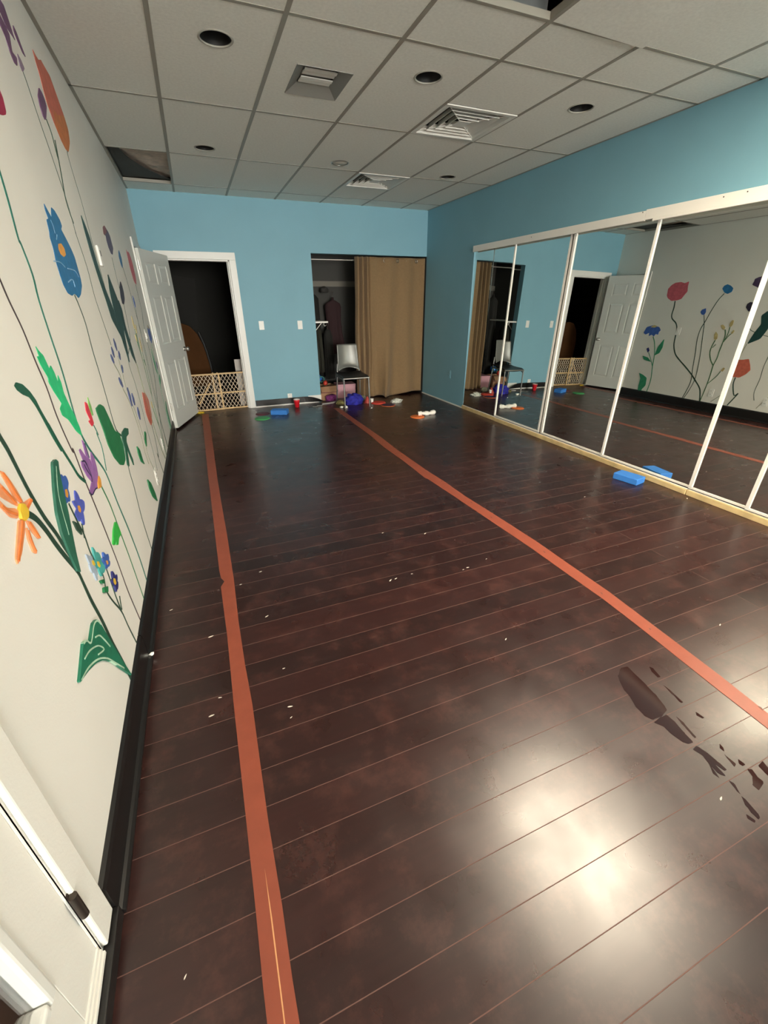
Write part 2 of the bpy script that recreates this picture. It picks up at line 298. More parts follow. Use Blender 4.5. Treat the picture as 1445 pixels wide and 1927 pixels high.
  ('bloom', 'f', 'violetblue', 0, [(1.596, 0.888), (1.626, 0.865), (1.642, 0.832), (1.624, 0.808), (1.582, 0.785), (1.56, 0.785), (1.544, 0.803), (1.529, 0.841), (1.552, 0.851), (1.546, 0.874), (1.572, 0.878)]),
  ('flower_center', 'p', 'orange', 0, [(1.569, 0.851), (1.589, 0.843), (1.589, 0.827), (1.574, 0.822), (1.56, 0.835)]),
  ('leaf', 'p', 'dkgreen', 0, [(1.482, 0.836), (1.514, 0.811), (1.519, 0.78), (1.517, 0.765), (1.488, 0.8)]),
  ('bloom', 'f', 'greyblue', 0, [(1.486, 0.702), (1.521, 0.687), (1.527, 0.661), (1.526, 0.622), (1.517, 0.593), (1.494, 0.603), (1.48, 0.64), (1.478, 0.674)]),
  ('flower_center', 'p', 'yellow', 0, [(1.51, 0.669), (1.53, 0.658), (1.532, 0.641), (1.52, 0.64), (1.506, 0.656)]),
  ('bloom', 'f', 'tealbloom', 0, [(1.565, 0.684), (1.591, 0.661), (1.61, 0.624), (1.614, 0.58), (1.567, 0.566), (1.55, 0.589), (1.531, 0.625), (1.54, 0.654)]),
  ('flower_center', 'p', 'yellow', 0, [(1.554, 0.639), (1.574, 0.627), (1.575, 0.608), (1.561, 0.608), (1.547, 0.624)]),
  ('bloom', 'f', 'blue2', 0, [(1.654, 0.616), (1.695, 0.587), (1.695, 0.555), (1.645, 0.551), (1.617, 0.578), (1.626, 0.608)]),
  ('flower_center', 'p', 'orange', 0, [(1.647, 0.587), (1.667, 0.575), (1.664, 0.563), (1.644, 0.569)]),
  ('bloom', 'f', 'navy2', 0, [(1.678, 0.514), (1.715, 0.478), (1.702, 0.452), (1.652, 0.436), (1.643, 0.459), (1.637, 0.502)]),
  ('flower_center', 'p', 'yellow', 0, [(1.659, 0.499), (1.679, 0.484), (1.673, 0.465), (1.652, 0.47), (1.646, 0.487)]),
  ('leaf', 'p', 'green', 0, [(1.52, 0.579), (1.558, 0.561), (1.549, 0.548), (1.526, 0.562)]),
  ('leaf', 'p', 'green', 0, [(1.528, 0.544), (1.571, 0.521), (1.551, 0.507), (1.513, 0.532)]),
 ]),
 ('sprig of small slate blue painted lavender buds with green leaves low down', [
  ('stem', 's', 'greygreen', 0.006, [(3.161, 1.169), (3.167, 1.071), (3.155, 1.021), (3.18, 0.927), (3.265, 0.802), (3.324, 0.618), (3.319, 0.47), (3.419, 0.331), (3.494, 0.179)]),
  ('stem', 's', 'greygreen', 0.006, [(2.966, 1.144), (3.06, 1.069), (3.033, 1), (3.101, 0.937), (3.175, 0.83), (3.228, 0.653), (3.208, 0.542), (3.24, 0.445)]),
  ('bud', 'p', 'lavblue', 0, [(3.18, 1.269), (3.216, 1.237), (3.204, 1.201), (3.183, 1.193), (3.152, 1.226), (3.159, 1.259)]),
  ('bud', 'p', 'lavblue', 0, [(3.03, 1.234), (3.061, 1.207), (3.049, 1.178), (3.03, 1.17), (3.003, 1.198), (3.01, 1.225)]),
  ('bud', 'p', 'lavblue', 0, [(2.943, 1.2), (2.985, 1.177), (2.985, 1.151), (2.966, 1.144), (2.929, 1.168), (2.924, 1.192)]),
  ('bud', 'p', 'lavblue', 0, [(3.238, 1.193), (3.263, 1.17), (3.237, 1.146), (3.216, 1.138), (3.196, 1.16), (3.215, 1.183)]),
  ('bud', 'p', 'lavblue', 0, [(3.209, 1.113), (3.23, 1.093), (3.201, 1.072), (3.18, 1.065), (3.165, 1.085), (3.187, 1.104)]),
  ('bud', 'p', 'lavblue', 0, [(2.998, 1.066), (3.047, 1.036), (3.053, 1.006), (3.033, 1), (2.988, 1.03), (2.978, 1.058)]),
  ('bud', 'p', 'lavblue', 0, [(3.198, 0.977), (3.226, 0.919), (3.204, 0.863), (3.181, 0.857), (3.159, 0.915), (3.175, 0.969)]),
  ('bud', 'p', 'lavblue', 0, [(3.312, 0.921), (3.344, 0.882), (3.321, 0.847), (3.297, 0.84), (3.271, 0.878), (3.288, 0.912)]),
  ('bud', 'p', 'lavblue', 0, [(3.394, 0.812), (3.417, 0.77), (3.382, 0.734), (3.357, 0.728), (3.34, 0.768), (3.368, 0.803)]),
  ('leaf', 'p', 'green', 0, [(2.954, 0.657), (3.022, 0.611), (3.026, 0.545), (3.054, 0.502), (2.957, 0.553), (2.935, 0.61)]),
  ('leaf', 'p', 'green', 0, [(2.996, 0.419), (3.096, 0.353), (3.157, 0.256), (3.171, 0.181), (3.031, 0.277), (2.987, 0.355)]),
  ('leaf', 'p', 'green', 0, [(3.42, 0.632), (3.459, 0.607), (3.325, 0.541), (3.317, 0.584)]),
 ]),
 ('tall orange red painted tulip high up by the ceiling', [
  ('stem', 's', 'dkgreen', 0.008, [(3.33, 2.196), (3.303, 2.164), (3.319, 2.071), (3.348, 1.964), (3.343, 1.793), (3.341, 1.793), (3.365, 1.653), (3.383, 1.487), (3.445, 1.358), (3.557, 1.254)]),
  ('bloom', 'p', 'coral', 0, [(3.1, 2.508), (3.145, 2.501), (3.183, 2.5), (3.254, 2.525), (3.283, 2.52), (3.4, 2.514), (3.441, 2.472), (3.525, 2.392), (3.542, 2.336), (3.483, 2.267), (3.348, 2.192), (3.282, 2.19), (3.222, 2.209), (3.146, 2.261), (3.095, 2.322), (3.105, 2.416), (3.097, 2.462)]),
  ('bloom_base', 'p', 'rust', 0, [(3.227, 2.334), (3.307, 2.334), (3.525, 2.392), (3.542, 2.336), (3.483, 2.267), (3.348, 2.192), (3.282, 2.19), (3.222, 2.209), (3.157, 2.257)]),
 ]),
 ('tall plum painted flower with ragged petals near the top of the wall', [
  ('stem', 's', 'dkgreen', 0.007, [(2.731, 2.313), (2.753, 2.282), (2.774, 2.226), (2.796, 2.168), (2.824, 2.11), (2.849, 2.056), (2.904, 1.912), (2.91, 1.772), (2.907, 1.77), (2.959, 1.628), (2.946, 1.494), (2.984, 1.384), (3.04, 1.239)]),
  ('petal', 'p', 'plum', 0, [(2.671, 2.499), (2.69, 2.494), (2.726, 2.495), (2.738, 2.466), (2.748, 2.426), (2.756, 2.407), (2.729, 2.409), (2.663, 2.407), (2.64, 2.425), (2.611, 2.444)]),
  ('petal', 'p', 'plum', 0, [(2.594, 2.428), (2.608, 2.419), (2.646, 2.407), (2.674, 2.393), (2.632, 2.331), (2.69, 2.333), (2.652, 2.296), (2.616, 2.293), (2.593, 2.313), (2.59, 2.357), (2.544, 2.383)]),
  ('petal', 'p', 'plum', 0, [(2.796, 2.468), (2.826, 2.46), (2.845, 2.433), (2.877, 2.401), (2.839, 2.4), (2.802, 2.422), (2.779, 2.445)]),
  ('petal', 'p', 'plumgrey', 0, [(2.718, 2.357), (2.755, 2.351), (2.779, 2.332), (2.725, 2.304), (2.702, 2.318)]),
  ('bud_stem', 's', 'dkgreen', 0.005, [(2.959, 2.221), (2.992, 2.176), (2.982, 2.079), (3.034, 2.164), (2.954, 2.018), (2.886, 1.9), (2.918, 1.814)]),
  ('bud', 'p', 'plum', 0, [(2.989, 2.34), (3.029, 2.335), (3.047, 2.317), (3.048, 2.291), (2.96, 2.227), (2.923, 2.208), (2.9, 2.216), (2.892, 2.245), (2.914, 2.29)]),
 ]),
 ('dark purple painted coneflower with a maroon tip and long pointed dark green leaves', [
  ('stem', 's', 'dkgreen', 0.008, [(4.051, 1.756), (4.031, 1.672), (4.03, 1.586), (4.056, 1.513), (4.046, 1.437), (3.929, 1.221), (3.547, 1.105), (3.589, 0.934), (3.602, 0.756), (3.589, 0.578), (3.595, 0.398), (3.556, 0.284)]),
  ('petal', 'p', 'dkpurple', 0, [(4.135, 1.94), (4.191, 1.93), (4.24, 1.907), (4.24, 1.873), (4.249, 1.832), (4.125, 1.779), (4.051, 1.781), (3.998, 1.817), (3.99, 1.852), (4.008, 1.885), (3.961, 1.882)]),
  ('flower_center', 'p', 'maroon', 0, [(3.967, 1.93), (4.058, 1.952), (4.126, 1.942), (4.089, 1.914), (3.961, 1.882), (3.925, 1.887)]),
  ('bud', 'p', 'ink', 0, [(4.188, 1.612), (4.223, 1.584), (4.224, 1.538), (4.173, 1.487), (4.056, 1.45), (3.976, 1.457), (3.982, 1.503), (4.059, 1.57)]),
  ('leaf', 'p', 'bottle', 0, [(3.2, 1.892), (3.248, 1.856), (3.293, 1.796), (3.313, 1.694), (3.344, 1.567), (3.419, 1.48), (3.537, 1.348), (3.585, 1.253), (3.558, 1.086), (3.515, 1.249), (3.31, 1.369), (3.277, 1.479), (3.225, 1.594), (3.188, 1.708), (3.182, 1.813)]),
  ('leaf', 'p', 'bottle', 0, [(3.628, 1.634), (3.693, 1.572), (3.807, 1.452), (3.755, 1.349), (3.674, 1.264), (3.639, 1.185), (3.572, 1.076), (3.524, 1.194), (3.482, 1.335), (3.491, 1.437), (3.526, 1.538)]),
  ('leaf', 'p', 'bottle', 0, [(3.808, 1.483), (3.869, 1.419), (3.832, 1.305), (3.877, 1.192), (3.915, 1.033), (3.775, 1.114), (3.733, 1.227), (3.71, 1.358)]),
  ('stem', 's', 'greygreen', 0.006, [(3.917, 1.038), (3.95, 0.842), (3.985, 0.622), (4.067, 0.372), (4.241, 0.165)]),
 ]),
 ('coral painted tulip low on the wall between long thin stems', [
  ('stem', 's', 'dkgreen', 0.016, [(3.902, 0.564), (3.899, 0.464), (3.834, 0.312), (3.79, 0.347), (3.877, 0.153)]),
  ('bloom', 'p', 'coral', 0, [(3.819, 0.841), (3.891, 0.821), (3.979, 0.812), (4.039, 0.769), (4.092, 0.732), (4.07, 0.671), (4.058, 0.612), (3.953, 0.568), (3.853, 0.57), (3.789, 0.623), (3.746, 0.69), (3.776, 0.761)]),
 ]),
 ('pink painted rose on a winding stem near the open white door', [
  ('stem', 's', 'dkgreen', 0.02, [(5.32, 1.627), (5.306, 1.521), (5.308, 1.42), (5.279, 1.357), (5.192, 1.29), (5.146, 1.196), (5.131, 1.067), (5.113, 0.951), (5.049, 0.825), (4.956, 0.741), (4.826, 0.649), (4.677, 0.535), (4.578, 0.444), (4.475, 0.34), (4.43, 0.229), (4.408, 0.146)]),
  ('bloom', 'p', 'pink', 0, [(5.492, 1.71), (5.504, 1.81), (5.464, 1.864), (5.405, 1.899), (5.311, 1.907), (5.249, 1.887), (5.183, 1.911), (5.178, 1.837), (5.16, 1.765), (5.191, 1.718), (5.225, 1.657), (5.288, 1.636), (5.385, 1.627), (5.465, 1.672)]),
 ]),
 ('pair of small blue painted flowers on crossing thin stems', [
  ('stem', 's', 'dkgreen', 0.012, [(4.586, 1.726), (4.64, 1.641), (4.688, 1.503), (4.73, 1.336), (4.765, 1.213), (4.762, 1.053), (4.724, 0.867), (4.69, 0.652), (4.649, 0.433), (4.668, 0.269), (4.702, 0.119)]),
  ('stem', 's', 'dkgreen', 0.01, [(4.78, 1.424), (4.729, 1.276), (4.691, 1.094), (4.639, 0.849), (4.606, 0.623), (4.595, 0.454), (4.629, 0.275), (4.682, 0.123)]),
  ('bloom', 'p', 'blue', 0, [(4.64, 1.794), (4.624, 1.832), (4.584, 1.851), (4.53, 1.83), (4.484, 1.795), (4.489, 1.746), (4.537, 1.719), (4.59, 1.737)]),
  ('bloom', 'p', 'blue2', 0, [(4.852, 1.465), (4.839, 1.501), (4.783, 1.523), (4.766, 1.466), (4.78, 1.424), (4.82, 1.43)]),
 ]),
 ('branching painted stem with mustard yellow buds', [
  ('stem', 's', 'leafgreen', 0.016, [(4.487, 1.071), (4.507, 0.985), (4.504, 0.886), (4.454, 0.779), (4.39, 0.705)]),
  ('stem', 's', 'leafgreen', 0.014, [(4.399, 1.23), (4.37, 1.15), (4.368, 1.043), (4.374, 0.922), (4.372, 0.813), (4.39, 0.705), (4.384, 0.561), (4.385, 0.42), (4.391, 0.288), (4.402, 0.147)]),
  ('stem', 's', 'leafgreen', 0.012, [(4.342, 1.268), (4.34, 1.163), (4.357, 1.079)]),
  ('stem', 's', 'leafgreen', 0.01, [(4.279, 1.19), (4.32, 1.141), (4.361, 1.055)]),
  ('stem', 's', 'leafgreen', 0.01, [(4.254, 0.634), (4.291, 0.548), (4.385, 0.42)]),
  ('stem', 's', 'leafgreen', 0.01, [(4.455, 1.013), (4.492, 0.961)]),
  ('bud', 'p', 'mustard', 0, [(4.514, 1.093), (4.531, 1.152), (4.519, 1.195), (4.478, 1.155), (4.466, 1.096), (4.487, 1.071)]),
  ('bud', 'p', 'mustard', 0, [(4.484, 1.285), (4.453, 1.298), (4.408, 1.265), (4.408, 1.224), (4.442, 1.234)]),
  ('bud', 'p', 'mustard', 0, [(4.357, 1.279), (4.362, 1.324), (4.342, 1.365), (4.319, 1.36), (4.314, 1.303), (4.33, 1.268)]),
  ('bud', 'p', 'mustard', 0, [(4.302, 1.188), (4.282, 1.23), (4.261, 1.219), (4.271, 1.184), (4.284, 1.172)]),
  ('bud', 'p', 'mustard', 0, [(4.256, 0.64), (4.232, 0.693), (4.205, 0.683), (4.223, 0.632)]),
 ]),
 ('small blue painted daisy with a navy bud beside the open white door', [
  ('stem', 's', 'leafteal', 0.014, [(5.529, 1.063), (5.464, 0.953), (5.407, 0.768), (5.381, 0.577), (5.34, 0.342), (5.358, 0.092)]),
  ('branch', 's', 'leafteal', 0.01, [(5.527, 0.799), (5.457, 0.699), (5.381, 0.577)]),
  ('bloom', 'p', 'blue2', 0, [(5.73, 1.115), (5.699, 1.211), (5.589, 1.246), (5.462, 1.22), (5.423, 1.172), (5.447, 1.14), (5.446, 1.099), (5.495, 1.106), (5.517, 1.064), (5.563, 1.092), (5.614, 1.064), (5.62, 1.12), (5.683, 1.086)]),
  ('flower_center', 'p', 'mustard', 0, [(5.627, 1.214), (5.568, 1.253), (5.5, 1.229), (5.552, 1.206)]),
  ('leaf', 'p', 'leafteal', 0, [(5.404, 0.757), (5.39, 0.895), (5.311, 1.045), (5.298, 0.903), (5.325, 0.807)]),
  ('bud', 'p', 'navy2', 0, [(5.589, 0.858), (5.555, 0.882), (5.521, 0.832), (5.545, 0.793)]),
  ('leaf', 'p', 'leafteal', 0, [(5.624, 0.736), (5.512, 0.715), (5.428, 0.648), (5.519, 0.66), (5.586, 0.675)]),
  ('leaf', 'p', 'leafteal', 0, [(5.521, 0.076), (5.542, 0.222), (5.543, 0.347), (5.6, 0.44), (5.515, 0.418), (5.425, 0.374), (5.407, 0.243), (5.459, 0.166), (5.459, 0.086)]),
 ]),
]

# ------------------------------------------------------------------ structure: floor, walls, ceiling
struct(box('floor', M['floor'], XL - 0.12, W + 0.14, -9.1, 9.6, -0.1, 0.0))
struct(box('floor_hall', M['hall_floor'], -3.0, XL - 0.12, -3.2, 9.6, -0.1, 0.0))

def wall(name, m, boxes):
    mb = MB()
    for b in boxes: mb.box(*b)
    return struct(mb.build(name, m))
xl0 = XL - 0.12
wall_left = wall('wall_left', M['white_wall'], [
    (xl0, XL, -9.0, -0.23, 0, H), (xl0, XL, -0.23, 0.672, 2.03, H), (xl0, XL, 0.672, 5.95, 0, H),
    (xl0, XL, 5.95, 6.80, 2.01, H), (xl0, XL, 6.80, L, 0, H)])
wall('wall_back', M['blue_wall'], [
    (XL, 0.20, L, L + 0.12, 0, H), (0.20, 1.015, L, L + 0.12, 1.975, H), (1.015, 2.14, L, L + 0.12, 0, H), (2.14, W, L, L + 0.12, 2.085, H)])
wall('wall_right', M['blue_wall'], [
    (W, W + 0.14, -9.0, 0.15, 0, H), (W, W + 0.14, 0.15, 5.535, 2.06, H), (W, W + 0.14, 5.535, L, 0, H), (W + 0.14, W + 0.2, -9.0, 9.6, 0, H)])
wall('wall_front', M['white_wall'], [(XL - .12, 0.18, -9.12, -9.0, 0, H), (3.78, W + .2, -9.12, -9.0, 0, H), (0.18, 3.78, -9.12, -9.0, 0, 0.3), (0.18, 3.78, -9.12, -9.0, 2.35, H)])
wn = struct(empty('fill_light_1', (0.18, -9.06, 0.3)))  # unseen glowing window, added to brighten the far end of the room
box('pane', M['fill_lit'], 0.04, 3.56, -0.005, 0.005, 0.04, 2.01, wn)
wf = MB().box(0, 3.6, -0.03, 0.03, 0, 0.04).box(0, 3.6, -0.03, 0.03, 2.01, 2.05)
for x in (0, 0.9, 1.8, 2.7, 3.56): wf.box(x, x + 0.04, -0.03, 0.03, 0.04, 2.01)
wf.build('fill_frame', M['trim'], wn)
wall('wall_hall_front', M['white_wall'], [(-3.0, XL - .12, -3.32, -3.2, 0, H)])
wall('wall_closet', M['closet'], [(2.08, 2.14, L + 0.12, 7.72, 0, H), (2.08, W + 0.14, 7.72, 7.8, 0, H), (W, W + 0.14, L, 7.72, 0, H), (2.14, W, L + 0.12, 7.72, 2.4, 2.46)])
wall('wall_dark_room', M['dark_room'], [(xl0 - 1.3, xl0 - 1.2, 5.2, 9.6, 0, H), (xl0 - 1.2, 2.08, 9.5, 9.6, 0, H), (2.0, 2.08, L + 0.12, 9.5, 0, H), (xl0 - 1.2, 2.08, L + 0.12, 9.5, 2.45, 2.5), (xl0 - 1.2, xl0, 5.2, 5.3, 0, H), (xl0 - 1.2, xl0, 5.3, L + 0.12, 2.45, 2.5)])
wall('wall_hall', M['white_wall'], [(-3.0, -2.9, -3.2, 5.0, 0, H), (-2.9, xl0, 4.9, 5.0, 0, H)])
wall('ceiling_hall', M['tile'], [(-3.0, xl0, -3.2, 5.2, H, H + 0.1)])

# ceiling: tiles with a visible metal grid, openings where tiles are missing
T = 0.6096; XA = 0.4885
cols = [XL] + [XA + T * i for i in range(6)] + [W]
rows = [-9.0, -7.97, -6.75, -5.53, -4.31, -3.09, -1.87, -0.65, 0.57, 1.79, 2.403, 2.803, 4.028, 5.258, 6.487, L]
cans = [(0.80, 3.155), (2.028, 3.135), (3.262, 3.152), (0.795, 5.015), (3.302, 5.114), (2.042, 5.033)]
CAN_R = 0.080
tiles = MB()
def tile_hole(x0, x1, y0, y1, cx, cy, r, z0, z1):
    angs = sorted([2 * math.pi * k / 40 for k in range(40)] + [math.atan2(y - cy, x - cx) % (2 * math.pi) for x in (x0, x1) for y in (y0, y1)])
    inn, out = [], []
    for a in angs:
        c, s = math.cos(a), math.sin(a)
        t = min([v for v in ((x1 - cx) / c if c > 1e-9 else 9, (x0 - cx) / c if c < -1e-9 else 9, (y1 - cy) / s if s > 1e-9 else 9, (y0 - cy) / s if s < -1e-9 else 9)])
        inn.append((cx + r * c, cy + r * s)); out.append((cx + t * c, cy + t * s))
    n = len(angs)
    vs = [(x, y, z0) for x, y in inn] + [(x, y, z0) for x, y in out] + [(x, y, z1) for x, y in inn]
    tiles.add(vs, [(k, (k + 1) % n, n + (k + 1) % n, n + k) for k in range(n)] + [(k, 2 * n + k, 2 * n + (k + 1) % n, (k + 1) % n) for k in range(n)])
holes = set()
for i in range(len(cols) - 1):
    for j in range(len(rows) - 1):
        x0, x1, y0, y1 = cols[i], cols[i + 1], rows[j], rows[j + 1]
        cx, cy = (x0 + x1) / 2, (y0 + y1) / 2
        if i == 0 and j == 13: holes.add((i, j)); continue            # open tile in the rear left corner
        if i == 3 and j == 9: holes.add((i, j)); continue            # open tile near the camera
        if i == 4 and j in (8, 9): continue                          # lit panel; loose tile
        if i == 4 and j == 11: y0 = 3.415; tiles.box(x0, x1, 2.803, y0, H, H + 0.015); tiles.box(x0, x1, 4.02, y1, H, H + .015); continue
        if i == 4 and j == 13: tiles.box(x0, x1, 5.872, y1, H, H + 0.015); continue
        hole = next(((a, b) for a, b in cans if x0 < a < x1 and y0 < b < y1), None)
        if i == 2 and j == 11:                                         # around the small square fixture
            tiles.box(x0, x1, y0, 3.255, H, H + .015); tiles.box(x0, x1, 3.655, y1, H, H + .015)
            tiles.box(x0, 1.247, 3.255, 3.655, H, H + .015); tiles.box(1.587, x1, 3.255, 3.655, H, H + .015); continue
        if hole: tile_hole(x0, x1, y0, y1, hole[0], hole[1], CAN_R, H, H + 0.015)
        else: tiles.box(x0, x1, y0, y1, H, H + 0.015)
ceiling = struct(tiles.build('ceiling', M['tile']))
g = MB()
for x in cols[1:-1]: g.box(x - 0.012, x + 0.012, -9.0, L, H - 0.003, H + 0.03)
for j, y in enumerate(rows[1:-1]):
    g.box(XL, W, y - 0.011, y + 0.011, H - 0.002, H + 0.028)
g.box(XL, XL + 0.02, -9.0, L, H - 0.002, H + 0.028); g.box(W - 0.02, W, -9.0, L, H - 0.002, H + 0.028)
struct(g.build('ceiling_grid', M['tbar'], ceiling))
# the void above the tiles
struct(MB().box(XL - .12, W + .14, -9.1, L + 0.1, H + 0.55, H + 0.6).box(XL - .12, XL, -9.1, L + .1, H, H + .55).box(W, W + .14, -9.1, L + .1, H, H + .55).box(XL, W, L, L + .1, H, H + .55).box(XL, W, -9.1, -9.0, H, H + .55).build('ceiling_void', M['plenum']))
j = MB()
for x in (0.2, 0.75, 1.3, 1.86, 2.4, 3.0, 3.55): j.box(x - 0.02, x + 0.02, -8.9, L - 0.05, H + 0.36, H + 0.55)
struct(j.build('trim_joists', M['joist']))

# baseboards
bb = MB()
prof = [(XL, 0.0), (XL + 0.030, 0.0), (XL + 0.030, 0.010), (XL + 0.024, 0.019), (XL + 0.016, 0.024), (XL + 0.015, 0.125), (XL + 0.010, 0.138), (XL, 0.146)]
for y0, y1 in ((0.762, 1.735), (1.742, 5.868)):
    n = len(prof)
    bb.add([(x, y0, z) for x, z in prof] + [(x, y1, z) for x, z in prof], [(k, (k + 1) % n, n + (k + 1) % n, n + k) for k in range(n)] + [tuple(range(n)), tuple(range(n, 2 * n))[::-1]])
struct(bb.build('baseboard_left', M['black_base']))
struct(box('baseboard_dark', M['black_base'], 0.13, 0.2, L - 0.012, L, 0, 0.11))
# loose vinyl base along the back wall: leans out and curls forward at its right end
b2 = MB(); P0 = []; P1 = []
N_ = 26
for k in range(N_ + 1):
    x = 1.105 + (2.185 - 1.105) * k / N_
    t = max(0, (x - 1.86) / 0.325)
    top = 0.106 - 0.093 * t ** 2.2
    P0.append((x, L - 0.012 - 0.05 * t, 0.018 - 0.006 * t)); P1.append((x, L - 0.006 - 0.075 * t - 0.01, top))
vs = []
for a, b in zip(P0, P1): vs += [a, b, (b[0], b[1] - 0.006, b[2]), (a[0], a[1] - 0.006, a[2])]
fs = []
for k in range(N_):
    o = 4 * k
    for q in range(4): fs.append((o + q, o + (q + 1) % 4, o + 4 + (q + 1) % 4, o + 4 + q))
fs += [(0, 1, 2, 3), (4 * N_, 4 * N_ + 3, 4 * N_ + 2, 4 * N_ + 1)]
b2.add(vs, fs); struct(b2.build('baseboard_back', M['black_base']))
struct(MB().box(1.1, 2.1, L - 0.022, L, 0, 0.018).box(1.93, 2.145, L - 0.004, L, 0.018, 0.112).build('trim_back', M['trim']))
q = MB()
struct(box('trim_right_corner', M['trim'], W - 0.012, W, 5.54, L, 0, 0.016))

# door casings
def casing(name, x0, x1, ztop, y, w=0.085, t=0.018):
    mb = MB().box(x0 - w, x0, y - t, y, 0, ztop).box(x1, x1 + w, y - t, y, 0, ztop).box(x0 - w, x1 + w, y - t, y, ztop, ztop + w)
    mb.box(x0, x0 + 0.02, y, y + 0.12, 0, ztop).box(x1 - 0.02, x1, y, y + 0.12, 0, ztop).box(x0, x1, y, y + 0.12, ztop - 0.02, ztop)
    mb.box(x0 + .02, x0 + 0.032, y + 0.04, y + 0.08, 0, ztop).box(x1 - 0.032, x1 - .02, y + 0.04, y + 0.08, 0, ztop)
    return struct(mb.build(name, M['trim'], None, 0.003))
casing('trim_1', 0.20, 1.015, 1.975, L, 0.085)
# casing of the doorway at the far end of the left wall
struct(MB().box(XL, XL + 0.016, 5.875, 5.955, 0, 2.09).box(XL, XL + 0.016, 5.955, 6.80, 2.015, 2.09).box(xl0, XL, 5.95, 5.965, 0, 2.01).box(xl0, XL, 6.785, 6.80, 0, 2.01).build('trim_2', M['trim'], None, 0.003))
# casing, threshold of the glass door near the camera
struct(MB().box(XL, XL + 0.013, 0.68, 0.755, 0.055, 2.11).box(XL, XL + 0.013, -0.31, 0.68, 2.035, 2.11).box(XL, XL + 0.013, -0.31, -0.235, 0.055, 2.11).box(xl0, XL, 0.668, 0.68, 0.05, 2.03).build('trim_3', M['white_wall'], None, 0.004))
struct(box('trim_4', M['black_base'], xl0 - 0.02, XL + 0.025, -0.31, 0.762, 0.0, 0.048, None, 0.004))

# closet ledge
struct(box('trim_5', mat('grey_ledge_paint', (0.16, 0.15, 0.125), 0.7), 2.14, W, 7.69, 7.72, 1.69, 1.77))

# ------------------------------------------------------------------ painted mural on the left wall
PC = dict(dkgreen=(0.022, 0.06, 0.04), dkgreen2=(0.012, 0.10, 0.058), green=(0.012, 0.17, 0.06), green2=(0.022, 0.125, 0.08), green3=(0.012, 0.16, 0.09), teal=(0.02, 0.17, 0.125),
    brightgreen=(0.02, 0.50, 0.20), brightgreen2=(0.03, 0.42, 0.06), ltgreen=(0.20, 0.44, 0.12), palegreen=(0.42, 0.62, 0.46), leafgreen=(0.06, 0.16, 0.07), leafteal=(0.03, 0.26, 0.13), greygreen=(0.19, 0.21, 0.13), bottle=(0.01, 0.055, 0.05),
    blue=(0.02, 0.16, 0.37), blue2=(0.045, 0.12, 0.42), violetblue=(0.08, 0.11, 0.48), greyblue=(0.36, 0.43, 0.52), tealbloom=(0.06, 0.36, 0.34), navy=(0.02, 0.02, 0.07), navy2=(0.02, 0.025, 0.16), lavblue=(0.07, 0.095, 0.24),
    orange=(0.74, 0.33, 0.05), yellow=(0.76, 0.50, 0.04), mustard=(0.52, 0.42, 0.19), peach=(0.78, 0.31, 0.14), coral=(0.57, 0.13, 0.085), rust=(0.58, 0.18, 0.05), pink=(0.58, 0.11, 0.145), red=(0.66, 0.04, 0.07), crimson=(0.36, 0.01, 0.06),
    purple=(0.29, 0.13, 0.37), plum=(0.14, 0.055, 0.145), plumgrey=(0.24, 0.17, 0.25), dkpurple=(0.075, 0.045, 0.11), maroon=(0.22, 0.05, 0.055), ink=(0.03, 0.025, 0.05), brown=(0.05, 0.032, 0.035), burnt=(0.72, 0.20, 0.05), paleblue=(0.25, 0.42, 0.62))
PM = {}
def paint(c):
    if c not in PM: PM[c] = mat('paint_' + c, PC[c], 0.5, noise_amt=0.16, nscale=26)
    return PM[c]
def chaikin(p):
    out = []
    n = len(p)
    for i in range(n):
        a, b = Vector(p[i]), Vector(p[(i + 1) % n])
        out += [a.lerp(b, 0.10), a.lerp(b, 0.90)]
    return out
def lobed(p):
    # five-petalled outline that fills the traced oval
    V = [Vector(q) for q in p]; c = sum(V, Vector((0, 0))) / len(V); out = []
    n = len(V); tot = 60
    for k in range(tot):
        t = k / tot * n; i = int(t); q = V[i].lerp(V[(i + 1) % n], t - i)
        out.append(c + (q - c) * (0.72 + 0.42 * abs(math.cos(2.5 * 2 * math.pi * k / tot))))
    return out
def on_wall(name, pts2, x0, x1, m, parent):
    mb = MB(); n = len(pts2)
    mb.add([(x0, y, z) for y, z in pts2] + [(x1, y, z) for y, z in pts2], [tuple(range(n)), tuple(range(n, 2 * n))[::-1]] + [(i, (i + 1) % n, n + (i + 1) % n, n + i) for i in range(n)])
    return mb.build(name, m, parent)
def stroke(name, pts2, w, x0, x1, m, parent):
    P = smooth_line([Vector((0, y, z)) for y, z in pts2], 4); mb = MB(); vs = []
    for i, p in enumerate(P):
        t = (P[min(i + 1, len(P) - 1)] - P[max(i - 1, 0)]); t = t.normalized() if t.length > 1e-6 else Vector((0, 0, 1))
        n = Vector((0, -t.z, t.y)); hw = w * 0.5 * (1 + 0.18 * noise.noise(p * 9))
        a, b = p + n * hw, p - n * hw
        vs += [(x0, a.y, a.z), (x1, a.y, a.z), (x1, b.y, b.z), (x0, b.y, b.z)]
    fs = []
    for i in range(len(P) - 1):
        o = 4 * i
        for q in range(4): fs.append((o + q, o + (q + 1) % 4, o + 4 + (q + 1) % 4, o + 4 + q))
    fs += [(0, 1, 2, 3), (len(vs) - 4, len(vs) - 1, len(vs) - 2, len(vs) - 3)]
    mb.add(vs, fs); return mb.build(name, m, parent)
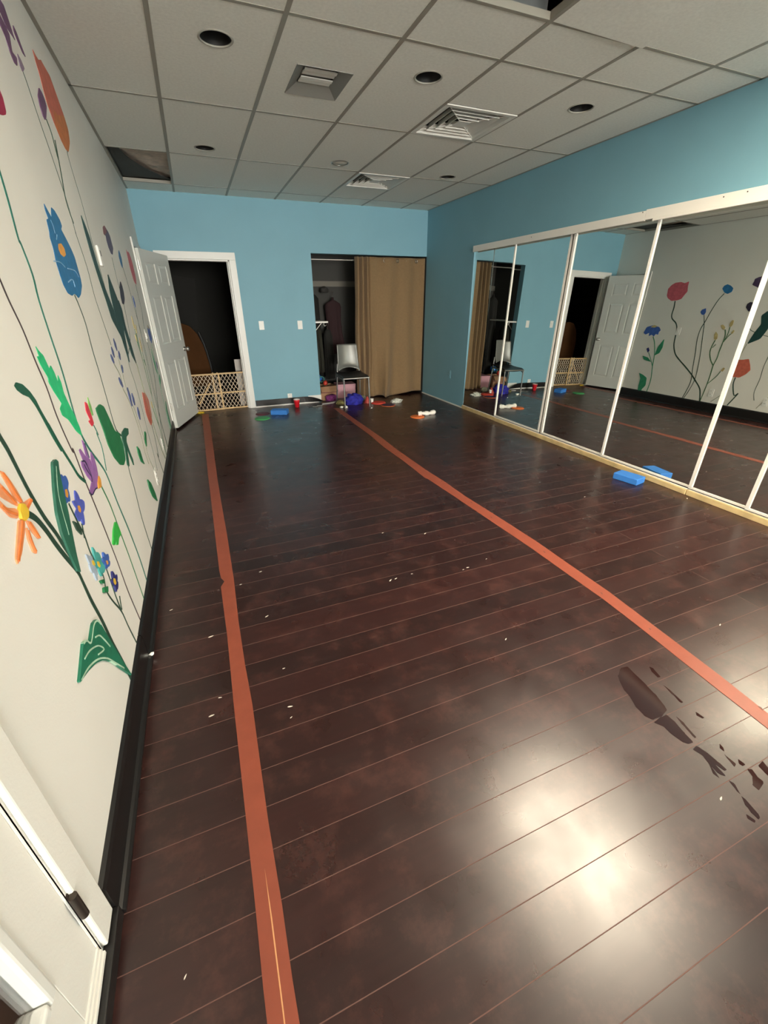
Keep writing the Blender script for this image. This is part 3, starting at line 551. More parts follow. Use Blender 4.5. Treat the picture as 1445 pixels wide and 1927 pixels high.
for fi, (label, parts) in enumerate(MURAL):
    root = None
    for pi, (nm, kind, col, w, pts) in enumerate(parts):
        x1 = XL + 0.0012 + 0.00035 * pi + 0.0001 * (fi % 4)
        n = 'painted_flower' if root is None else nm
        if kind == 'f': pts = lobed(pts); kind = 'p'
        if kind == 'p': o = on_wall(n, [(v.x, v.y) for v in chaikin(pts)], XL - 0.001, x1, paint(col), root or wall_left)
        else: o = stroke(n, pts, w, XL - 0.001, x1, paint(col), root or wall_left)
        if root is None: root = o; o['label'] = label

# ------------------------------------------------------------------ doors
def knob_part(parent, loc, axis, m, flat=False):
    R_ = Vector((0, 0, 1)).rotation_difference(Vector(axis)).to_matrix().to_4x4(); Mx = Matrix.Translation(loc) @ R_
    o = MB().lathe([(0.030, 0), (0.030, 0.006), (0.012, 0.010), (0.011, 0.032), (0.024, 0.040), (0.028, 0.052), (0.022, 0.064), (0.008, 0.068)], 20, Mx).build('door_knob', m, parent)
    return o
# six-panel white leaf, hinged on the left wall, standing ajar
d2 = struct(empty('door_2', (XL + 0.012, 5.945, 0.03), 0)); DWD, DHT = 0.865, 1.965
ang = math.atan2(0.235 - (XL + .012), 6.775 - 5.945)
# leaf local frame: +x along the leaf, +y is the face turned to the room's side, z up
d2.rotation_euler = (0, 0, math.pi / 2 - ang)
leaf = MB(); th = 0.038
xs = [0, 0.115, 0.385, 0.48, 0.75, DWD]
zs = [0, 0.20, 0.78, 0.99, 1.51, 1.63, 1.84, DHT]
for i in range(5):
    for k in range(7):
        panel = i in (1, 3) and k in (1, 3, 5)
        if not panel: leaf.box(xs[i], xs[i + 1], -th, 0, zs[k], zs[k + 1])
leaf_o = leaf.build('leaf', M['door'], d2)
for i in (1, 3):
    for k in (1, 3, 5):
        x0, x1, z0, z1 = xs[i], xs[i + 1], zs[k], zs[k + 1]
        p = MB().box(x0, x1, -th + 0.010, -0.010, z0, z1)
        for sgn, yy in ((1, 0.0), (-1, -th)):
            e = 0.035; yb = yy - sgn * 0.010; yt = yy - sgn * 0.002
            p.add([(x0 + .012, yb, z0 + .012), (x1 - .012, yb, z0 + .012), (x1 - .012, yb, z1 - .012), (x0 + .012, yb, z1 - .012), (x0 + e, yt, z0 + e), (x1 - e, yt, z0 + e), (x1 - e, yt, z1 - e), (x0 + e, yt, z1 - e)],
                  [(0, 1, 5, 4), (1, 2, 6, 5), (2, 3, 7, 6), (3, 0, 4, 7), (4, 5, 6, 7)])
        p.build('door_panel', M['door'], d2)
knob_part(d2, (DWD - 0.06, -th, 0.875), (0, -1, 0), M['steel']); knob_part(d2, (DWD - 0.06, 0, 0.875), (0, 1, 0), M['steel'])
for z in (0.22, 1.0, 1.76): MB().lathe([(0.008, 0), (0.008, 0.09)], 12, Matrix.Translation((-0.004, -0.012, z))).build('hinge', M['steel'], d2)

# glass door in the left wall beside the camera
d3 = struct(empty('door_3', (0, 0, 0)))
x0, x1 = XL - 0.045, XL - 0.002
fr = MB().box(x0, x1, 0.545, 0.668, 0.06, 2.02).box(x0, x1, -0.225, -0.10, 0.06, 2.02).box(x0, x1, -0.10, 0.545, 0.06, 0.27).box(x0, x1, -0.10, 0.545, 1.88, 2.02)
fr.build('door_frame', M['white_wall'], d3, 0.002)
bead = MB()
for a, b, c, d in ((0.515, 0.545, 0.27, 1.88), (-0.10, -0.07, 0.27, 1.88)): bead.box(x0 + 0.004, x1 + 0.005, a, b, c, d)
for c, d in ((0.27, 0.30), (1.85, 1.88)): bead.box(x0 + 0.004, x1 + 0.005, -0.07, 0.515, c, d)
bead.build('glazing_bead', M['trim'], d3, 0.008, 3)
box('glass_pane', M['glass'], (x0 + x1) / 2 - 0.003, (x0 + x1) / 2 + 0.003, -0.08, 0.525, 0.285, 1.865, d3)
sw = MB()
for k in range(3): sw.box(x0, x1 + 0.004 + 0.004 * k, -0.225, 0.668, 0.052 + 0.0 * k + 0.012 * (2 - k), 0.052 + 0.012 * (3 - k))
sw.build('door_sweep', M['white_wall'], d3, 0.001)
for z in (0.225, 1.05, 1.82):
    h = MB().lathe([(0.009, 0), (0.009, 0.085)], 14, Matrix.Translation((XL + 0.012, 0.674, z))).build('hinge', M['darkmetal'], d3)
    MB().box(XL - 0.003, XL + 0.004, 0.674, 0.700, z - 0.004, z + 0.089).build('hinge_plate', M['darkmetal'], h)

# ------------------------------------------------------------------ ceiling fixtures
def light_panel(x0, x1, y0, y1, label, lit=True):
    e = tag(empty('ceiling_light', ((x0 + x1) / 2, (y0 + y1) / 2, H)), label, 'ceiling light')
    a, b = (x1 - x0) / 2 - 0.012, (y1 - y0) / 2 - 0.012; w = 0.018
    MB().box(-a, a, -b, -b + w, -0.006, 0.05).box(-a, a, b - w, b, -0.006, 0.05).box(-a, -a + w, -b + w, b - w, -0.006, 0.05).box(a - w, a, -b + w, b - w, -0.006, 0.05).box(-a, a, -b, b, 0.05, 0.06).build('frame', M['frame_white'], e)
    box('diffuser', M['panel_lit'], -a + w, a - w, -b + w, b - w, 0.001, 0.006, e)
    return e
light_panel(cols[4], cols[5], 0.57, 1.79, 'lit rectangular ceiling light beyond the top edge of the photo, next to the sagging tile')

# loose tile, sagging at its far right corner
lt = MB(); x0, x1, y0, y1 = cols[4] + 0.01, cols[5] + 0.01, 1.80, 2.392
lt.add([(x0, y0, H - .002), (x1, y0, H - .005), (x1, y1, H - .014), (x0, y1, H - .004), (x0, y0, H + .013), (x1, y0, H + .010), (x1, y1, H + .001), (x0, y1, H + .011)],
       [(0, 1, 2, 3), (7, 6, 5, 4), (0, 4, 5, 1), (1, 5, 6, 2), (2, 6, 7, 3), (3, 7, 4, 0)])
tag(lt.build('ceiling_tile', M['tile']), 'loose ceiling tile sagging at one corner beside the open dark gap near the camera', 'ceiling tile')

M['can_trim'] = mat('can_trim', (0.36, 0.345, 0.30), 0.5)
M['lens'] = mat('unlit_white_lens', (0.55, 0.53, 0.46), 0.6)
can_labels = ['black-throated recessed downlight nearest the mural and the camera', 'black-throated recessed downlight between the square fixture and the large air vent',
    'black-throated recessed downlight nearest the mirrors, right of the large air vent', 'black-throated recessed downlight beside the open tile in the rear left corner',
    'small black-throated recessed downlight near the smaller air vent, far right', 'unlit recessed downlight with a pale lens and thin ring, mid ceiling']
for (x, y), lb in zip(cans, can_labels):
    e = tag(empty('downlight', (x, y, H)), lb, 'ceiling light', 'recessed downlights')
    pale = 'pale lens' in lb
    MB().lathe([(CAN_R + 0.010, 0.0), (CAN_R + 0.008, -0.003), (CAN_R + 0.002, -0.004), (CAN_R - 0.002, -0.002), (CAN_R - 0.002, 0.004), (CAN_R + .010, 0.0)], 40, None, False, False).build('trim_ring', M['steel'] if pale else M['can_trim'], e)
    MB().lathe([(CAN_R - 0.002, 0.003), (CAN_R - 0.010, 0.05), (CAN_R - 0.018, 0.11), (0.001, 0.112)], 40, None, False, False).build('baffle', M['can_trim'] if pale else M['black'], e)
    MB().lathe([(CAN_R - 0.006, 0.004 if pale else 0.085), (CAN_R * 0.6, -0.004 if pale else 0.075), (0.002, -0.006 if pale else 0.072)], 40, None, False, False).build('lens', M['lens'] if pale else M['black'], e)

# square louvred air diffusers
M['vent_white'] = mat('vent_enamel', (0.72, 0.71, 0.66), 0.35)
def diffuser(x0, x1, y0, y1, label):
    e = tag(empty('air_vent', ((x0 + x1) / 2, (y0 + y1) / 2, H)), label, 'air vent', 'square ceiling air vents')
    a, b = (x1 - x0) / 2 - 0.008, (y1 - y0) / 2 - 0.004; w = 0.035
    MB().box(-a, a, -b, -b + w, -0.008, 0.0).box(-a, a, b - w, b, -0.008, 0.0).box(-a, -a + w, -b + w, b - w, -0.008, 0.0).box(a - w, a, -b + w, b - w, -0.008, 0.0).build('frame', M['vent_white'], e, 0.002)
    # dark plenum box above the louvres
    bx = MB(); bx.box(-a + w, a - w, -b + w, b - w, 0.16, 0.165)
    for (p, q, r, s) in ((-a + w - .004, -a + w, -b + w, b - w), (a - w, a - w + .004, -b + w, b - w), (-a + w, a - w, -b + w - .004, -b + w), (-a + w, a - w, b - w, b - w + .004)): bx.box(p, q, r, s, 0, 0.165)
    bx.build('throat', M['black'], e)
    def ring(ro, zo, ri, zi, t=0.004):
        mb = MB(); k = b / a
        o = [(-ro, -ro * k), (ro, -ro * k), (ro, ro * k), (-ro, ro * k)]; i = [(-ri, -ri * k), (ri, -ri * k), (ri, ri * k), (-ri, ri * k)]
        vs = [(x, y, zo) for x, y in o] + [(x, y, zi) for x, y in i] + [(x, y, zo + t) for x, y in o] + [(x, y, zi + t) for x, y in i]
        fs = []
        for q in range(4):
            n = (q + 1) % 4; fs += [(q, n, 4 + n, 4 + q), (8 + q, 12 + q, 12 + n, 8 + n), (q, 8 + q, 8 + n, n), (4 + q, 4 + n, 12 + n, 12 + q)]
        mb.add(vs, fs); return mb
    A = a - w
    for f0, f1 in ((0.98, 0.91), (0.78, 0.70), (0.57, 0.49), (0.36, 0.28)):
        ring(A * f0, -0.004, A * f1, 0.034, 0.003).build('louver', M['vent_white'], e)
    MB().box(-A * .20, A * .20, -A * .20, A * .20, -0.002, 0.004).build('center_plate', M['vent_white'], e, 0.002)
    br = MB()
    for s in (-1, 1):
        for t in (-1, 1): br.tube([(s * A * 0.98, t * A * 0.98, 0.005), (s * A * .12, t * A * .12, 0.002)], 0.004, 6)
    br.build('brace', M['vent_white'], e)
diffuser(cols[4], cols[5], 3.415, 4.02, 'large square air vent nearer the camera')
diffuser(cols[4], cols[5], 5.262, 5.872, 'square air vent further back, close to the blue end wall')

# small square recessed fixture with a grey bezel
e = tag(empty('square_light_fixture', (1.417, 3.455, H)), 'small square grey bezel ceiling fixture with white slats, unlit', 'ceiling light')
a, b = 0.170, 0.200
M['bezel'] = mat('grey_bezel', (0.22, 0.215, 0.195), 0.5)
bz = MB(); ia, ib = 0.105, 0.115; hh = -0.004
o = [(-a, -b), (a, -b), (a, b), (-a, b)]; i_ = [(-ia, -ib), (ia, -ib), (ia, ib), (-ia, ib)]
vs = [(x, y, hh) for x, y in o] + [(x, y, 0.034) for x, y in i_] + [(x * 1.0, y * 1.0, 0.012) for x, y in o]
fs = []
for q in range(4):
    n = (q + 1) % 4; fs += [(q, n, 4 + n, 4 + q), (q, 8 + q, 8 + n, n)]
bz.add(vs, fs); bz.build('bezel', M['bezel'], e)
box('housing', M['bezel'], -ia, ia, -ib, ib, 0.05, 0.054, e)
for k in range(4): box('slat', mat('slat_white', (0.85, 0.85, 0.80), 0.5) if k == 0 else bpy.data.materials['slat_white'], -ia + .004, ia - .004, -ib + 0.012 + 0.055 * k, -ib + 0.048 + 0.055 * k, 0.022 + 0.006 * (k % 2), 0.027 + 0.006 * (k % 2), e)

# things lying above the open tiles
ins = MB(); n = 22
M['kraft'] = mat('crumpled_paper', (0.62, 0.50, 0.41), 0.8, noise_amt=0.2, nscale=14)
M['kraft_dark'] = mat('dark_felt', (0.06, 0.058, 0.052), 0.9)
def sheet(fn, nu, nv, name, m, parent=None, solid=0.004):
    vs = [fn(i / nu, k / nv) for k in range(nv + 1) for i in range(nu + 1)]
    fs = [(k * (nu + 1) + i, k * (nu + 1) + i + 1, (k + 1) * (nu + 1) + i + 1, (k + 1) * (nu + 1) + i) for k in range(nv) for i in range(nu)]
    mb = MB().add(vs, fs, True); o = mb.build(name, m, parent, fix=False)
    s = o.modifiers.new('solid', 'SOLIDIFY'); s.thickness = solid; s.offset = 0
    return o
tag(sheet(lambda u, v: (0.02 + 0.55 * u, 5.25 + 1.25 * v, H + 0.064 + 0.012 * noise.noise(Vector((u * 5, v * 9, 1))) + 0.008 * noise.noise(Vector((u * 17, v * 23, 4)))), 26, 40, 'insulation_sheet', M['kraft']),
    'crumpled pale paper-backed insulation seen through the open tile in the rear left corner', 'insulation')
tag(sheet(lambda u, v: (-0.015 + (0.09 + 0.42 * v ** 2.0) * u, 5.275 + 1.19 * v, H + 0.036 + 0.004 * noise.noise(Vector((u * 4, v * 6, 8)))), 14, 30, 'felt_scrap', M['kraft_dark']),
    'dark curved scrap of felt lying across the open tile, rear left corner', 'scrap')
tag(MB().tube([(0.02, 5.47, H + 0.100), (0.30, 5.46, H + 0.100), (0.56, 5.45, H + 0.100)], 0.013, 10).build('conduit', M['joist']), 'thin dark brown pipe crossing the open tile, rear left corner', 'pipe')
tag(box('metal_duct', mat('dull_galvanised', (0.22, 0.235, 0.24), 0.45, metal=0.3, noise_amt=0.2), 1.60, 2.312, 2.43, 2.72, H + 0.035, H + 0.30), 'dull grey metal duct edge inside the open gap near the camera', 'duct')

# ------------------------------------------------------------------ mirrors on the right wall
struct(MB().box(W - 0.022, W - 0.001, 0.15, 3.02, 2.035, 2.105).box(W - 0.022, W - 0.001, 3.022, 5.535, 2.030, 2.098).build('trim_6', M['frame_white'], None, 0.002))
struct(MB().box(W - 0.030, W - 0.008, 0.15, 2.94, 2.018, 2.034).build('trim_7', M['frame_white'], None, 0.002))
struct(MB().box(W - 0.024, W + 0.12, 0.15, 2.028, 0, 0.046).box(W - 0.026, W + 0.12, 2.034, 4.70, 0, 0.044).box(W - 0.020, W + 0.12, 4.706, 5.535, 0, 0.046).build('trim_8', M['pine'], None, 0.003))
struct(MB().box(W - 0.012, W + .004, 0.15, 2.028, 0.046, 0.051).box(W - 0.012, W + .004, 2.034, 4.70, 0.044, 0.051).box(W - 0.008, W + .004, 4.706, 5.535, 0.046, 0.054).build('trim_9', M['frame_white'], None, 0.001))
mk = MB()
for y, z in ((2.42, 2.085), (2.27, 2.088), (3.05, 2.09), (4.4, 2.07)): mk.lathe([(0.004, 0), (0.004, 0.002)], 10, Matrix.Translation((W - 0.024, y, z)) @ Matrix.Rotation(math.pi / 2, 4, 'Y'))
struct(MB().box(W - 0.004, W + 0.02, 0.15, 5.53, 0.047, 0.060).build('trim_11', M['black']))
struct(mk.build('trim_10', M['darkmetal']))
def mirror_door(y0, y1, tilt, yaw, label, left=0.020, right=0.020, rails=True, dx=0.0, z1=2.0):
    e = tag(empty('mirror_door', (3.985 + dx, (y0 + y1) / 2, 0.06)), label, 'mirror', 'mirror panels along the right wall')
    e.rotation_euler = (0, tilt, -yaw)
    h = (y1 - y0) / 2; zt = z1 - 0.06
    if rails:
        box('bottom_rail', M['frame_white'], -0.008, 0.014, -h, h, 0.0, 0.016, e); box('top_rail', M['frame_white'], -0.006, 0.014, -h, h, zt - 0.014, zt, e)
    zb = 0.016 if rails else 0.0; zz = zt - 0.014 if rails else zt
    box('glass', M['mirror'], 0.0, 0.005, -h, h, zb, zz, e)
    if left: box('stile', M['frame_white'], -0.010, 0.014, h - left, h, zb, zz, e)
    if right: box('stile', M['frame_white'], -0.010, 0.014, -h, -h + right, zb, zz, e)
    return e
mirror_door(5.130, 5.530, 0.012, 0.0, 'narrow frameless mirror at the far end, next to the blue corner', 0, 0, False, 0.006, 2.06)
mirror_door(4.735, 5.125, 0.015, 0.0, 'narrow frameless mirror second from the far corner, ending at the first white stile', 0, 0, False, 0.006, 2.06)
mirror_door(3.845, 4.733, 0.020, 0.0, 'framed mirror panel reflecting the blue wall and the two light switches', 0.018, 0.022, True, 0, 2.055)
mirror_door(2.935, 3.815, 0.018, 0.0, 'framed mirror panel reflecting the doorway with the lattice gate', 0.028, 0.0, True, 0, 2.055)
mirror_door(2.035, 2.928, 0.024, -0.02, 'wide framed mirror panel reflecting the painted flowers, behind the nearer blue block', 0.022, 0.0, True, 0, 2.05)
mirror_door(1.605, 2.030, 0.022, -0.03, 'narrow framed mirror panel at the right edge of the photo', 0.026, 0.0, True, 0, 2.05)
mirror_door(0.72, 1.600, 0.02, -0.02, 'framed mirror panel just beyond the right edge of the photo', 0.024, 0.02, True, 0, 2.05)

# ------------------------------------------------------------------ wall plates
def plate(name, label, cat, loc, rz, kind, m=None, grp=None, w=0.072, h=0.118):
    e = tag(empty(name, loc, rz), label, cat, grp)
    m = m or M['white_plastic']
    MB().box(-w / 2, w / 2, -0.006, 0.0, -h / 2, h / 2).build('plate', m, e, 0.003)
    if kind == 'switch': MB().box(-0.012, 0.012, -0.012, -0.005, -0.026, 0.026).build('rocker', m, e, 0.002)
    elif kind == 'outlet':
        for z in (-0.024, 0.024):
            s = MB().lathe([(0.017, 0), (0.016, 0.003)], 20, Matrix.Translation((0, -0.006, z)) @ Matrix.Rotation(math.pi / 2, 4, 'X')).build('socket', m, e)
            MB().box(-0.008, -0.005, -0.0105, -0.008, z - 0.001, z + 0.008).box(0.005, 0.008, -0.0105, -0.008, z - 0.001, z + 0.008).build('slot', M['black'], s)
    return e
plate('light_switch', 'white light switch on the blue wall nearer the doorway', 'light switch', (1.337, L, 1.162), 0, 'switch', grp='switches on the blue end wall')
plate('light_switch', 'white light switch on the blue wall nearer the curtained opening', 'light switch', (1.90, L, 1.156), 0, 'switch', grp='switches on the blue end wall')
plate('outlet', 'white power outlet low on the blue end wall behind the red cup', 'outlet', (1.64, L, 0.122), 0, 'outlet', w=0.07, h=0.098)
plate('outlet', 'blue-painted outlet low on the right wall before the mirrors', 'outlet', (W, 5.975, 0.44), -math.pi / 2, 'outlet', M['blue_wall'])
for y, z, lb in ((5.11, 1.17, 'white wall switch on the mural wall next to the open white door'),
                 (4.28, 0.30, 'white outlet low on the mural wall beside the coral tulip'), (3.41, 0.288, 'white outlet low on the mural wall nearest the camera')):
    plate('wall_plate', lb, 'wall plate', (XL, y, z), math.pi / 2, 'switch' if z > 1 else 'outlet', grp='plates on the mural wall')
th_ = tag(empty('thermostat', (XL, 3.45, 1.717), math.pi / 2), 'white thermostat box high on the mural wall below the orange tulip', 'thermostat')
MB().box(-0.035, 0.035, -0.014, 0, -0.055, 0.055).build('housing', M['white_plastic'], th_, 0.006); box('dial', M['bezel'], -0.015, 0.015, -0.016, -0.014, 0.0, 0.03, th_)

# ------------------------------------------------------------------ floor tape, wet streaks, flecks
TL = [(0.311, 6.73), (0.31, 4.856), (0.31, 4.006), (0.314, 3.514), (0.316, 2.899), (0.319, 2.358), (0.324, 2.278), (0.341, 2.235), (0.318, 2.186), (0.323, 1.742), (0.319, 1.321), (0.319, 1.061), (0.319, 0.844), (0.319, 0.649), (0.317, 0.479), (0.319, 0.25), (0.32, -0.6)]
TR = [(0.40, 6.73), (0.393, 4.816), (0.387, 3.973), (0.388, 3.482), (0.394, 2.864), (0.393, 2.238), (0.384, 1.842), (0.384, 1.535), (0.389, 1.305), (0.385, 1.034), (0.383, 0.842), (0.386, 0.622), (0.384, 0.47), (0.387, 0.25), (0.388, -0.6)]
tp = tag(MB().prism(TL + TR[::-1], 0.0003, 0.0016).build('floor_tape', M['tape']), 'long orange brown tape strip on the floor along the mural wall', 'floor tape', 'orange tape lines on the floor')
MB().prism([(0.353, 0.30), (0.3555, 0.42), (0.357, 0.60), (0.3545, 0.72), (0.3535, 0.60), (0.3525, 0.42), (0.350, 0.30)], 0.0016, 0.0021).build('tear', mat('torn_tape_edge', (0.72, 0.36, 0.16), 0.5), tp)
A_ = [(2.19, 6.35), (2.185, 5.722), (2.182, 4.658), (2.160, 4.257), (2.167, 3.643), (2.154, 3.212), (2.168, 3.18), (2.19, 2.71), (2.21, 2.225), (2.226, 1.838), (2.227, 1.511), (2.23, 1.261), (2.218, 1.038), (2.187, 0.655), (2.174, 0.442), (2.15, -0.2)]
B_ = [(2.27, 6.30), (2.27, 5.552), (2.274, 4.545), (2.256, 4.098), (2.262, 3.327), (2.275, 3.1), (2.275, 2.731), (2.300, 2.264), (2.316, 1.895), (2.312, 1.495), (2.312, 1.296), (2.295, 1.045), (2.270, 0.675), (2.248, 0.483), (2.225, -0.2)]
tp2 = tag(MB().prism(A_ + B_[::-1], 0.0003, 0.0016).build('floor_tape', M['tape']), 'long orange brown tape strip on the floor on the mirror side', 'floor tape', 'orange tape lines on the floor')
random.seed(3)
for k in range(9):
    y = 0.55 + 0.42 * k + random.uniform(-.1, .1); x = 2.235 + random.uniform(-.02, .03); d = random.uniform(.01, .03)
    MB().prism([(x, y), (x + .008, y + .004), (x + .012, y + d), (x + .004, y + d * 1.2)], 0.0016, 0.0019).build('scuff', mat('dark_scuff', (0.16, 0.05, 0.035), 0.6) if k == 0 else bpy.data.materials['dark_scuff'], tp2)
WET = [
  [(1.908, 0.872), (1.950, 0.865), (1.943, 0.818), (1.935, 0.765), (1.928, 0.714), (1.906, 0.647), (1.861, 0.633), (1.810, 0.635), (1.796, 0.660), (1.799, 0.699), (1.822, 0.749), (1.825, 0.774), (1.848, 0.819), (1.866, 0.845)],
  [(1.803, 0.627), (1.852, 0.633), (1.882, 0.629), (1.881, 0.594), (1.870, 0.554), (1.862, 0.514), (1.839, 0.514), (1.826, 0.529), (1.821, 0.563), (1.822, 0.604)],
  [(1.834, 0.498), (1.860, 0.498), (1.870, 0.463), (1.871, 0.430), (1.870, 0.400), (1.858, 0.40), (1.852, 0.43), (1.841, 0.387), (1.830, 0.40), (1.832, 0.43), (1.815, 0.389), (1.814, 0.410), (1.834, 0.440), (1.842, 0.468)],
  [(2.036, 0.829), (2.044, 0.815), (2.028, 0.768), (2.015, 0.774), (2.021, 0.805)],
  [(1.999, 0.738), (2.002, 0.718), (1.995, 0.643), (1.984, 0.646), (1.990, 0.688)],
  [(1.996, 0.597), (2.003, 0.566), (1.991, 0.565), (1.984, 0.586)],
  [(1.935, 0.373), (1.951, 0.369), (1.941, 0.346), (1.940, 0.326), (1.895, 0.315), (1.896, 0.335), (1.923, 0.353)],
  [(1.981, 0.366), (2.017, 0.373), (2.008, 0.348), (1.976, 0.331), (1.980, 0.348)],
  [(1.946, 0.472), (1.944, 0.460), (1.930, 0.445), (1.930, 0.462)],
  [(1.918, 0.443), (1.920, 0.401), (1.905, 0.397), (1.912, 0.423)],
  [(1.947, 0.412), (1.948, 0.386), (1.934, 0.388), (1.931, 0.399)],
  [(1.821, 0.326), (1.825, 0.314), (1.807, 0.263), (1.797, 0.260), (1.796, 0.278), (1.803, 0.301)],
  [(1.835, 0.375), (1.843, 0.360), (1.827, 0.330), (1.828, 0.340)],
  [(1.777, 0.286), (1.785, 0.262), (1.775, 0.261), (1.769, 0.276)],
  [(1.908, 0.614), (1.908, 0.575), (1.892, 0.520), (1.884, 0.521), (1.893, 0.570)]]
wm = MB()
for p in WET:
    q = [(v.x + 0.004 * noise.noise(v.to_3d() * 60), v.y + 0.004 * noise.noise(v.to_3d() * 60 + Vector((5, 5, 5)))) for v in chaikin(chaikin(p))]
    wm.prism(q, 0.0002, 0.0007)
tag(wm.build('water_streak', M['wet']), 'dark smeared wet streaks on the floorboards beside the mirror-side tape', 'spill')
FLECKS = [(0.062, 2.075), (0.249, 1.781), (0.548, 2.255), (0.425, 2.167), (0.523, 1.827), (0.540, 1.443), (0.522, 1.183), (0.528, 1.234), (1.237, 1.870), (1.272, 1.873), (1.379, 1.880), (1.721, 1.809), (1.685, 1.800), (1.881, 1.845), (1.558, 1.214), (2.601, 0.886), (1.753, 0.346), (3.172, 2.324), (3.910, 1.974), (1.678, 2.287), (1.407, 2.411), (0.270, 1.388), (0.234, 1.311)]
random.seed(11)
def fleck(x, y, s, rot):
    pts = [(x + math.cos(rot) * a * s - math.sin(rot) * b * s, y + math.sin(rot) * a * s + math.cos(rot) * b * s) for a, b in ((-1, -.1), (-.5, -.28), (.3, -.2), (1, .05), (.6, .22), (-.2, .3), (-.7, .15))]
    return MB().prism(pts, 0.0002, 0.0014).build('paint_fleck', M['fleck'])
for x, y in FLECKS:
    tag(fleck(x, y, random.uniform(.005, .013), random.uniform(-.3, .6)), 'tiny pale fleck lying on the dark floorboards', 'fleck', 'pale flecks scattered on the floor')
tag(fleck(0.146, 0.57, 0.0055, 0.9), 'single white crumb on the floor between the tape and the glass door', 'fleck')
tag(MB().lathe([(0.004, 0), (0.004, 0.022), (0.001, 0.03)], 8, Matrix.Translation((XL + .014, 1.739, 0.012)) @ Matrix.Rotation(0.9, 4, 'Y'), sx=2.2).build('plaster_chip', M['white_cloth']), 'white chip sticking out at the joint of the black baseboard', 'chip')

# ------------------------------------------------------------------ foam blocks, cups, discs
def foam_block(loc, rz, lx, ly, h, label):
    return tag((lambda o: (setattr(o, 'location', loc), setattr(o, 'rotation_euler', (0, 0, rz)), o)[2])(MB().box(-lx / 2, lx / 2, -ly / 2, ly / 2, 0, h).build('yoga_block', M['foam_blue'], None, 0.006, 3)), label, 'yoga block', 'blue foam blocks')
foam_block((3.803, 2.445, 0), 0.20, 0.134, 0.218, 0.056, 'bright blue foam block on the floor against the mirrors')
foam_block((1.368, 6.30, 0), -0.40, 0.235, 0.135, 0.066, 'blue foam block on the floor by the blue end wall, near the red cup')
def disc(x, y, r, m, label, h=0.012, rimm=None, tilt=(0, 0)):
    e = MB().lathe([(r, 0.0), (r, 0.003), (r * 0.92, h * 0.8), (r * 0.6, h), (0.002, h * 1.05)], 40, None, True, False).build('floor_disc', m)
    e.location = (x, y, 0.0003); e.rotation_euler = (tilt[0], tilt[1], 0); return tag(e, label, 'disc', 'round floor markers')
disc(1.09, 6.12, 0.107, mat('green_rubber', (0.06, 0.36, 0.11), 0.6), 'flat green disc on the floor in front of the blue foam block')
disc(1.135, 6.41, 0.10, mat('maroon_rubber', (0.10, 0.018, 0.028), 0.6), 'flat maroon disc on the floor behind the green disc')
disc(3.12, 5.325, 0.10, mat('orange_rubber', (0.82, 0.19, 0.04), 0.6), 'flat orange disc under a white cloth, out on the floor')
disc(2.955, 6.40, 0.118, mat('scarlet_rubber', (0.62, 0.06, 0.04), 0.6), 'red-orange disc on the floor at the foot of the curtain', 0.02)
pd = disc(3.035, 6.19, 0.11, mat('purple_rubber', (0.045, 0.022, 0.075), 0.5), 'dark purple disc with an orange rim in front of the curtain', 0.010)
MB().lathe([(0.112, 0.0), (0.114, 0.004), (0.110, 0.006), (0.104, 0.004)], 40, None, False, False).build('rim', bpy.data.materials['orange_rubber'], pd)
# crumpled cloth on the orange disc
def lump(name, m, loc, r, scale, seed, amp=0.25, freq=2.2, sub=4, flat=True, rz=0.0):
    bm = bmesh.new(); bmesh.ops.create_icosphere(bm, subdivisions=sub, radius=1.0)
    for v in bm.verts:
        n = noise.noise(v.co * freq + Vector((seed, seed * 2.3, 1))) + 0.5 * noise.noise(v.co * freq * 2.3 + Vector((seed, 3, seed)))
        v.co *= 1 + amp * n
        if flat: v.co.z = max(v.co.z, -0.45)
    zmin = min(v.co.z for v in bm.verts)
    for v in bm.verts: v.co = Vector((v.co.x * scale[0] * r, v.co.y * scale[1] * r, (v.co.z - zmin) * scale[2] * r))
    for f in bm.faces: f.smooth = True
    me = bpy.data.meshes.new(name); bm.to_mesh(me); bm.free()
    o = new_obj(name, me, m); o.location = loc; o.rotation_euler = (0, 0, rz); return o
def sock_mesh():
    mb = MB()
    pts = [(3.15, 5.36, .032), (3.19, 5.345, .038), (3.24, 5.345, .034), (3.29, 5.355, .026), (3.33, 5.362, .024), (3.38, 5.372, .026), (3.425, 5.385, .03)]
    mb.tube(smooth_line(pts, 4), [0.018 + 0.016 * abs(math.sin(1.1 + k * 0.33)) + 0.004 * math.sin(k * 2.1) for k in range(25)], 12)
    return mb.build('white_sock', M['white_cloth'])
tag(sock_mesh(), 'crumpled white sock lying across the orange disc', 'sock')
# red party cup
cup = tag(empty('party_cup', (1.692, 6.64, 0)), 'red plastic party cup with a white rim standing before the black base strip', 'cup')
MB().lathe([(0.030, 0.0), (0.032, 0.004), (0.036, 0.04), (0.037, 0.042), (0.043, 0.085), (0.044, 0.087), (0.047, 0.118), (0.0455, 0.118), (0.030, 0.006), (0.002, 0.006)], 32, None, True, False).build('cup_body', M['red_plastic'], cup)
MB().lathe([(0.0475, 0.116), (0.0495, 0.119), (0.0475, 0.123), (0.0455, 0.120), (0.0475, 0.116)], 32, None, False, False).build('rim', M['white_plastic'], cup)
MB().lathe([(0.0452, 0.117), (0.031, 0.0085), (0.002, 0.008)], 32, None, False, False).build('lining', M['white_plastic'], cup)

